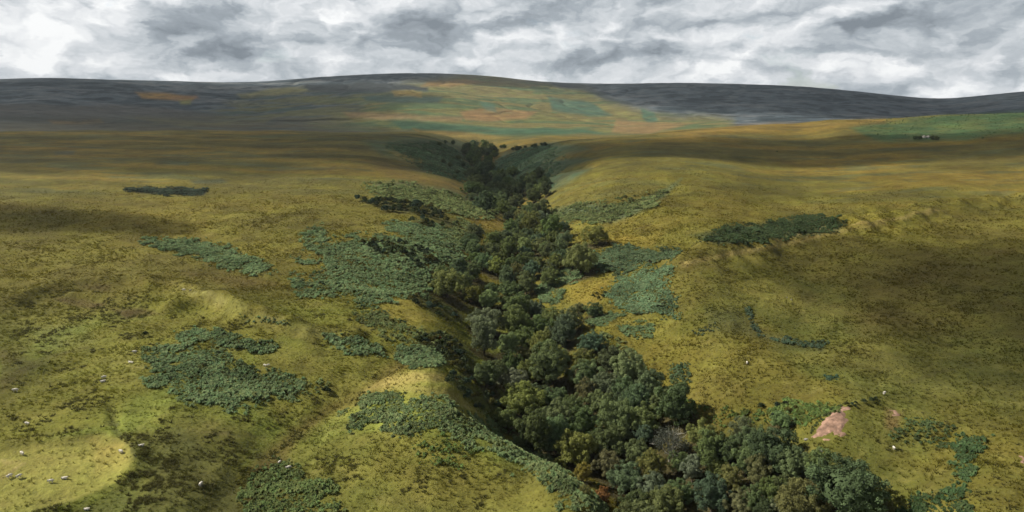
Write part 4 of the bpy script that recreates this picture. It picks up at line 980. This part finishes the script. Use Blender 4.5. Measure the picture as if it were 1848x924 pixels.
SHEEP = [(40, 820, 0, 2.6, 'white sheep standing by the corner of the pale field bank'), (219, 817, 0, -.5, 'white sheep grazing on the golden field near its right end'),
    (18, 861, 0, 1.1, 'white sheep at the left edge, standing uphill on the field'), (35, 861, 0, 1.0, 'smaller white sheep next to the one at the left edge'),
    (92, 870, 0, .3, 'white sheep grazing in the middle of the bottom left field'), (117, 863, 1, .1, 'flat white sheep lying right of the grazing one in the field'),
    (157, 919, 1, 0, 'small sheep at the very bottom of the field'), (255, 804, 1, .3, 'sheep lying in rough grass just right of the golden field'),
    (49, 766, 0, 2.9, 'white sheep alone in dark rushes above the golden field'), (28, 706, 0, .2, 'sheep by the brown ditch at the left edge'),
    (186, 688, 1, .4, 'lower of two white sheep close together above the rushes'), (188, 682, 0, .6, 'upper of two white sheep close together above the rushes'),
    (236, 654, 1, 2.9, 'greyish sheep lying on short grass left of the big bracken patch'), (243, 636, 0, .1, 'white sheep uppermost on the short grass left of the big bracken patch'),
    (478, 660, 0, 2.7, 'left one of the white sheep pair right of the bracken'), (484, 660, 0, .4, 'right one of the white sheep pair right of the bracken'),
    (505, 836, 0, 1.3, 'sheep on the upper edge of the bottom bracken cluster'), (521, 846, 0, .5, 'sheep right of and below its neighbour at the bottom bracken cluster'),
    (363, 876, 0, 1.5, 'lone white sheep in brown rushes near the bottom of the photo'), (332, 524, 0, .2, 'distant sheep on the pale bank crest'),
    (1348, 656, 0, 1.4, 'lone white sheep on the right flank above the trees'), (1613, 810, 0, 1.5, 'white sheep on the grass right of the pink scar'),
    (1596, 711, 0, .6, 'small sheep at the end of the bushy bank above the pink scar')]
sp = None
for u, v, ly, rz, lab in SHEEP:
    q = unproject(u, v + 1.5)[0]; me = LIE if ly else STAND
    if sp is None: o = sp = bpy.data.objects.new('sheep', me)
    else: o = sp.copy(); o.data = me
    col.objects.link(o); o.location = (q[0], q[1], q[2] + .02); o.rotation_euler = (0, 0, rz); k = r2.uniform(.82, 1.0) * (1.15 if math.hypot(q[0], q[1]) > 200 else 1)
    o.scale = (k, k, k); tag(o, lab, 'sheep', 'sheep scattered over the pastures')

# ------------------------------------------------------------------ bare pink soil scars, boulders, ruin
def scar(poly, label, step=.22, thick=.10):
    W = unproject(*zip(*densify(list(poly) + [poly[0]], 3)))[:, :2]
    lo, hi = W.min(0) - 1, W.max(0) + 1
    xs = np.arange(lo[0], hi[0], step); ys = np.arange(lo[1], hi[1], step); gx_, gy_ = np.meshgrid(xs, ys)
    wx_ = gx_ + fbm(gx_ / 1.6, gy_ / 1.6, 211, 3) * .9; wy_ = gy_ + fbm(gx_ / 1.6, gy_ / 1.6, 213, 3) * .9
    d = poly_sd(wx_.ravel(), wy_.ravel(), W).reshape(gx_.shape)
    h = thick * ss(d, -.35, .5) * (1 + .5 * fbm(gx_ / 1.1, gy_ / 1.1, 217, 3)) + np.abs(fbm(gx_ / .5, gy_ / .5, 219, 2)) * .22 * ss(d, 0, .8) - .05
    gz_ = H(gx_, gy_) + h
    keep = (d[:-1, :-1] > -.5) & (d[1:, 1:] > -.5)
    a = (np.arange(len(ys) - 1)[:, None] * len(xs) + np.arange(len(xs) - 1)[None])[keep]
    F = np.stack([a, a + 1, a + len(xs) + 1, a + len(xs)], 1); V_ = np.stack([gx_, gy_, gz_], -1).reshape(-1, 3)
    us, inv = np.unique(F, return_inverse=True)
    tag(fast_mesh('bare_soil', V_[us], inv.reshape(F.shape), M_SOIL, None, False), label, 'soil scar', 'bare soil scars', 'structure')
for poly, lab in zip(SCARS, ('big bare pink soil scar on the bank above the wood', 'little bare pink soil patch right of the big scar', 'bare pink soil strip at the right edge of the photo', 'pale spill of soil just below the big pink scar')): scar(poly, lab)

def rock_mesh(seed):
    bm = bmesh.new(); bmesh.ops.create_icosphere(bm, subdivisions=2, radius=.5); r = np.random.default_rng(seed); k = r.uniform(.7, 1.2, 3)
    for v_ in bm.verts:
        n_ = 1 + .22 * math.sin(v_.co.x * 7 + seed) * math.cos(v_.co.y * 6 - seed) + r.uniform(-.09, .09)
        v_.co = Vector((v_.co.x * k[0] * n_, v_.co.y * k[1] * n_, v_.co.z * .7 * n_))
    me = bpy.data.meshes.new('boulder'); bm.to_mesh(me); bm.free(); me.materials.append(M_STONE); return me
ROCKS = [rock_mesh(i) for i in range(3)]
for i, (u, v, s_, lab) in enumerate([(1455, 794, .9, 'pale boulder left of the soil spill under the pink scar'), (1428, 541, .6, 'pale boulder alone on the sunlit upper right flank'),
        (1420, 537, .5, 'small stone just left of the pale boulder on the right flank'), (344, 524, .8, 'stone right of the distant sheep on the bank crest'), (1482, 814, .7, 'grey boulder at the wood edge below the pink scar')]):
    q = unproject(u, v)[0]; o = bpy.data.objects.new('boulder', ROCKS[i % 3]); col.objects.link(o); o.location = (q[0], q[1], q[2] + .12 * s_); o.scale = (s_ * 1.4, s_, s_); o.rotation_euler = (0, 0, i * 1.3)
    tag(o, lab, 'boulder', 'boulders on the slopes')

q = unproject(1671, 249)[0]
root = bpy.data.objects.new('stone_ruin', None); col.objects.link(root); root.location = tuple(q); root.rotation_euler = (0, 0, .3); root.scale = (.7, .7, .7)
tag(root, 'tiny pale stone ruin between dark trees on the far right hilltop', 'ruin')
def wall_mesh(x0, y0, x1, y1, hts, th=.6):
    """low broken wall of uneven height"""
    n = len(hts); V_, F_ = [], []; dx, dy = x1 - x0, y1 - y0; L = math.hypot(dx, dy); nx, ny = -dy / L * th / 2, dx / L * th / 2
    for i, h_ in enumerate(hts):
        t = i / (n - 1); x, y = x0 + dx * t, y0 + dy * t
        V_ += [(x - nx, y - ny, -1), (x + nx, y + ny, -1), (x + nx, y + ny, h_), (x - nx, y - ny, h_)]
    for i in range(n - 1):
        a, b = 4 * i, 4 * i + 4
        for k in range(4): F_.append([a + k, a + (k + 1) % 4, b + (k + 1) % 4, b + k])
    F_ += [[3, 2, 1, 0], [4 * n - 4, 4 * n - 3, 4 * n - 2, 4 * n - 1]]
    return np.array(V_, float), np.array(F_)
for args in [(-4, -2.5, 4, -2.5, [2.6, 2.4, 1.2, 1.0, 2.2, 2.8]), (-4, 2.8, 4, 2.8, [3.0, 2.6, 2.8, 2.0, 2.4, 3.0])]:
    fast_mesh('wall', *wall_mesh(*args), M_STONE, parent=root)
for args in [(-4, -2.19, -4, 2.49, [2.55, 3.6, 4.4, 3.4, 2.95]), (4, -2.19, 4, 2.49, [2.75, 3.4, 3.8, 3.2, 2.9])]:
    fast_mesh('gable_wall', *wall_mesh(*args), M_STONE, parent=root)

# ------------------------------------------------------------------ sun, sky, clouds
SUN_EL, SUN_AZ = math.radians(41), math.radians(-82)       # azimuth from +Y, towards the left
SD = np.array([math.cos(SUN_EL) * math.sin(SUN_AZ), math.cos(SUN_EL) * math.cos(SUN_AZ), math.sin(SUN_EL)])
sun = bpy.data.lights.new('sun', 'SUN'); sun.energy = 5.0; sun.angle = math.radians(.6); sun.color = (1.0, .93, .80)
so = bpy.data.objects.new('sun', sun); col.objects.link(so); so.rotation_euler = Vector(SD).to_track_quat('Z', 'Y').to_euler(); so.location = (0, 0, 400)

world = bpy.data.worlds.new('World'); scene.world = world; world.use_nodes = True
N, L = world.node_tree.nodes, world.node_tree.links; N.clear()
wout = N.new('ShaderNodeOutputWorld'); bg = N.new('ShaderNodeBackground'); L.new(bg.outputs[0], wout.inputs[0])
skyt = N.new('ShaderNodeTexSky'); skyt.sky_type = 'NISHITA'; skyt.sun_disc = False; skyt.sun_elevation = SUN_EL; skyt.sun_rotation = SUN_AZ
tcn = N.new('ShaderNodeTexCoord'); sep = N.new('ShaderNodeSeparateXYZ'); L.new(tcn.outputs['Generated'], sep.inputs[0])
def M(op, a, b=None, c=None):
    n = N.new('ShaderNodeMath'); n.operation = op
    for i, k in enumerate((a, b, c)):
        if k is None: continue
        if isinstance(k, (int, float)): n.inputs[i].default_value = k
        else: L.new(k, n.inputs[i])
    return n.outputs[0]
def MR(src, a, b, lo, hi, smooth=True):
    r = N.new('ShaderNodeMapRange'); r.interpolation_type = 'SMOOTHSTEP' if smooth else 'LINEAR'
    for i, k in ((1, a), (2, b), (3, lo), (4, hi)): r.inputs[i].default_value = k
    L.new(src, r.inputs[0]); return r.outputs[0]
az = M('ARCTAN2', sep.outputs[0], sep.outputs[1]); el = M('ARCSINE', sep.outputs[2])
inv = M('DIVIDE', 1.0, M('ADD', M('MAXIMUM', sep.outputs[2], 0.0), .16))
cx = M('MULTIPLY', sep.outputs[0], inv); cy = M('MULTIPLY', sep.outputs[1], inv)
cv3 = N.new('ShaderNodeCombineXYZ'); L.new(cx, cv3.inputs[0]); L.new(cy, cv3.inputs[1])
def NZ(vec, scale, detail, rough, dist=0.0, off=(0, 0, 0)):
    mp = N.new('ShaderNodeMapping'); mp.inputs['Location'].default_value = off; L.new(vec, mp.inputs['Vector'])
    n = N.new('ShaderNodeTexNoise'); n.noise_dimensions = '2D'; n.inputs['Scale'].default_value = scale; n.inputs['Detail'].default_value = detail; n.inputs['Roughness'].default_value = rough; n.inputs['Distortion'].default_value = dist
    L.new(mp.outputs[0], n.inputs['Vector']); return n
ae = N.new('ShaderNodeCombineXYZ'); L.new(az, ae.inputs[0]); L.new(M('MULTIPLY', el, 2.1), ae.inputs[1])     # direction as azimuth, elevation
warp = NZ(ae.outputs[0], 7.0, 5, .6); w2 = NZ(ae.outputs[0], 22.0, 5, .62, 0, (3, 1, 0))
def vadd(a, n, amt):
    s = N.new('ShaderNodeVectorMath'); s.operation = 'SUBTRACT'; L.new(n.outputs['Color'], s.inputs[0]); s.inputs[1].default_value = (.5, .5, .5)
    k = N.new('ShaderNodeVectorMath'); k.operation = 'SCALE'; L.new(s.outputs[0], k.inputs[0]); k.inputs['Scale'].default_value = amt
    r = N.new('ShaderNodeVectorMath'); r.operation = 'ADD'; L.new(a, r.inputs[0]); L.new(k.outputs[0], r.inputs[1]); return r.outputs[0]
wv = vadd(vadd(ae.outputs[0], warp, .13), w2, .035)
def billow(vec):
    """cumulus lumps: fractal cells over soft noise"""
    n = NZ(vec, 4.2, 5, .5, 0, (1.7, .4, 0))
    v_ = N.new('ShaderNodeTexVoronoi'); v_.feature = 'F1'; v_.voronoi_dimensions = '2D'; v_.normalize = True; v_.inputs['Scale'].default_value = 11.0; v_.inputs['Detail'].default_value = 3.0; v_.inputs['Roughness'].default_value = .5
    L.new(vec, v_.inputs['Vector'])
    return M('ADD', M('MULTIPLY', n.outputs['Fac'], .75), M('MULTIPLY', M('SUBTRACT', .5, v_.outputs['Distance']), .85))
up = N.new('ShaderNodeVectorMath'); up.operation = 'ADD'; L.new(wv, up.inputs[0]); up.inputs[1].default_value = (-.016, .030, 0)
dens0, dens1 = billow(wv), billow(up.outputs[0])
# cloud masses seen in the photo: (u, v, half width px, half height px, brightness)
MASS = [(60, 75, 130, 38, .30), (250, 45, 70, 40, .32), (120, 120, 160, 20, .18), (330, 70, 110, 38, -.42), (165, 100, 40, 22, -.15), (470, 20, 70, 20, -.12), (600, 30, 130, 35, .25), (480, 112, 70, 20, -.22),
        (740, 60, 120, 34, -.30), (560, 65, 70, 20, .10), (680, 105, 120, 16, .22), (890, 95, 60, 24, .25), (880, 40, 90, 26, -.10), (1000, 50, 120, 22, .10), (1120, 100, 120, 26, -.12), (1330, 65, 160, 16, .16), (1200, 20, 160, 18, -.08),
        (1300, 135, 60, 12, .22), (1640, 42, 150, 24, -.42), (1800, 20, 120, 16, -.20), (1780, 100, 110, 22, -.18), (1600, 120, 150, 18, .24), (1720, 158, 90, 14, .30), (1520, 90, 80, 14, -.10), (1450, 20, 120, 14, .06), (1050, 130, 90, 12, .10), (380, 128, 60, 12, .15), (10, 35, 40, 22, -.15)]
acc = None
for u, v, hw, hh, amt in MASS:
    th, q = px_to_tq(u, v); e = math.atan(float(q))
    s = N.new('ShaderNodeVectorMath'); s.operation = 'SUBTRACT'; L.new(wv, s.inputs[0]); s.inputs[1].default_value = (float(th), e * 2.1, 0)
    k = N.new('ShaderNodeVectorMath'); k.operation = 'MULTIPLY'; L.new(s.outputs[0], k.inputs[0]); k.inputs[1].default_value = (FPX / hw, FPX / (hh * 2.1), 0)
    ln = N.new('ShaderNodeVectorMath'); ln.operation = 'LENGTH'; L.new(k.outputs[0], ln.inputs[0])
    g = MR(ln.outputs['Value'], 0.15, 1.45, amt * .95, 0.0)
    acc = g if acc is None else M('ADD', acc, g)
n0 = M('ADD', M('MULTIPLY', M('SUBTRACT', dens0, .42), .50), M('MULTIPLY', M('SUBTRACT', dens0, dens1), 1.25))
tone = M('ADD', M('ADD', acc, n0), .5)
ramp = N.new('ShaderNodeValToRGB'); L.new(tone, ramp.inputs[0])
ramp.color_ramp.elements[0].position = .02; ramp.color_ramp.elements[0].color = (.19, .22, .25, 1)
ramp.color_ramp.elements[1].position = 1.0; ramp.color_ramp.elements[1].color = (.86, .87, .87, 1)
for p_, c_ in ((.32, (.33, .37, .405)), (.55, (.50, .535, .565)), (.78, (.68, .70, .72))):
    e_ = ramp.color_ramp.elements.new(p_); e_.color = (*c_, 1)
dim = MR(el, .12, .8, .75, .27)
cl = N.new('ShaderNodeVectorMath'); cl.operation = 'SCALE'; L.new(ramp.outputs[0], cl.inputs[0]); L.new(dim, cl.inputs['Scale'])
blue = N.new('ShaderNodeVectorMath'); blue.operation = 'SCALE'; L.new(skyt.outputs[0], blue.inputs[0]); blue.inputs['Scale'].default_value = .08
gap = MR(NZ(wv, 4.2, 6, .6, 0, (5, 7, 0)).outputs['Fac'], .63, .72, 0.0, .45)
mxw = N.new('ShaderNodeMix'); mxw.data_type = 'RGBA'; L.new(gap, mxw.inputs[0]); L.new(cl.outputs[0], mxw.inputs[6]); L.new(blue.outputs[0], mxw.inputs[7])
L.new(mxw.outputs[2], bg.inputs[0]); bg.inputs[1].default_value = 1.0

# drifting clouds whose shadows lie on the moor
def mat_cloud(d):
    m, N_, L_ = new_mat('cloud_vapour'); out = N_.new('ShaderNodeOutputMaterial'); v_ = N_.new('ShaderNodeVolumePrincipled')
    v_.inputs['Color'].default_value = (.95, .95, .95, 1); v_.inputs['Density'].default_value = d; v_.inputs['Anisotropy'].default_value = .3
    L_.new(v_.outputs[0], out.inputs['Volume']); return m
def cloud(gx_, gy_, sx, sy, sz, alt, dens, seed, label, rot=0):
    bm = bmesh.new(); bmesh.ops.create_icosphere(bm, subdivisions=5, radius=1)
    c = np.array([v_.co[:] for v_ in bm.verts]); n_ = 1 + .30 * fbm(c[:, 0] * 1.7 + c[:, 2] * 1.3 + seed, c[:, 1] * 1.7 - c[:, 2] + seed * 2, 230, 4)
    c = c * n_[:, None]; c[:, 2] = np.where(c[:, 2] < 0, c[:, 2] * .45, c[:, 2])
    for v_, k in zip(bm.verts, c): v_.co = k * np.array([sx, sy, sz])
    me = bpy.data.meshes.new('cloud'); bm.to_mesh(me); bm.free(); me.materials.append(mat_cloud(dens))
    z0 = float(H(gx_, gy_)); t = (alt - z0) / SD[2]
    o = bpy.data.objects.new('cloud', me); col.objects.link(o); o.location = (gx_ + SD[0] * t, gy_ + SD[1] * t, alt); o.rotation_euler = (0, 0, rot)
    tag(o, label, 'cloud', 'drifting clouds', 'stuff')
def ground(u, v): return unproject(u, v)[0]
CLOUDS = []
exec_clouds = True
if exec_clouds:
    g = ground(200, 285); cloud(g[0] - 40, g[1] + 190, 520, 330, 60, 700, .012, 1, 'long grey cloud drifting over the left moor')
    g = ground(1350, 272); cloud(g[0], g[1], 420, 95, 50, 640, .014, 4, 'long grey cloud drifting over the right moor')
    g = ground(880, 300); cloud(g[0], g[1] + 20, 170, 130, 50, 640, .009, 7, 'grey cloud drifting over the upper ravine')
    g = ground(60, 392); cloud(g[0], g[1], 85, 26, 26, 420, .03, 9, 'small grey cloud drifting over the left pasture')
    g = ground(1800, 530); cloud(g[0] + 20, g[1] - 15, 88, 85, 26, 420, .030, 12, 'small grey cloud drifting over the right flank')
    g = ground(200, 190); cloud(g[0] - 150, g[1] + 150, 1150, 900, 120, 1500, .007, 15, 'wide cloud bank over the left end of the far hill')
    g = ground(250, 229); cloud(g[0], g[1] + 60, 620, 330, 70, 900, .009, 27, 'flat grey unseen cloud added to shade the foot of the far hill')  # out of view, added to darken the pale hill foot
    g = ground(1500, 185); cloud(g[0] + 100, g[1] + 150, 1000, 1150, 120, 1500, .008, 18, 'wide cloud bank over the right end of the far hill')
    g = ground(800, 150); cloud(g[0], g[1] + 250, 700, 330, 100, 1500, .010, 22, 'cloud bank over the top of the far hill')

# air between the camera and the far hill
zmin = float(Z.min()) - 1.5; zmax = float(Z.max()) + 4.0; print('Z range', zmin, zmax)
bm = bmesh.new(); bmesh.ops.create_cube(bm, size=1)
me = bpy.data.meshes.new('haze'); bm.to_mesh(me); bm.free()
hz = bpy.data.objects.new('haze', me); col.objects.link(hz)
hz.scale = (2 * R1 + 400, 2 * R1 + 400, zmax - zmin); hz.location = (0, 0, (zmax + zmin) / 2)
m, N_, L_ = new_mat('thin_air'); out = N_.new('ShaderNodeOutputMaterial'); v_ = N_.new('ShaderNodeVolumePrincipled')
v_.inputs['Color'].default_value = (.72, .82, .95, 1); v_.inputs['Density'].default_value = .00003; v_.inputs['Anisotropy'].default_value = .2
L_.new(v_.outputs[0], out.inputs['Volume']); me.materials.append(m)
tag(hz, 'thin bluish haze over the distant hill', 'haze', kind='stuff')

# ------------------------------------------------------------------ camera and render settings
cam = bpy.data.cameras.new('camera'); co = bpy.data.objects.new('camera', cam); col.objects.link(co)
cam.sensor_fit = 'HORIZONTAL'; cam.sensor_width = 36.0; cam.lens = 36.0 * FPX / 1848.0; cam.clip_start = .5; cam.clip_end = 20000
co.location = (0, 0, 0); co.rotation_euler = (math.radians(90) - PITCH, 0, 0); scene.camera = co
scene.view_settings.view_transform = 'Standard'; scene.view_settings.look = 'None'; scene.view_settings.exposure = 0.64; scene.view_settings.gamma = 1.0
scene.cycles.use_denoising = True
scene.cycles.max_bounces = 5; scene.cycles.diffuse_bounces = 2; scene.cycles.transparent_max_bounces = 8; scene.cycles.volume_bounces = 0; scene.cycles.transmission_bounces = 2
scene.cycles.use_adaptive_sampling = True; scene.cycles.adaptive_threshold = .02
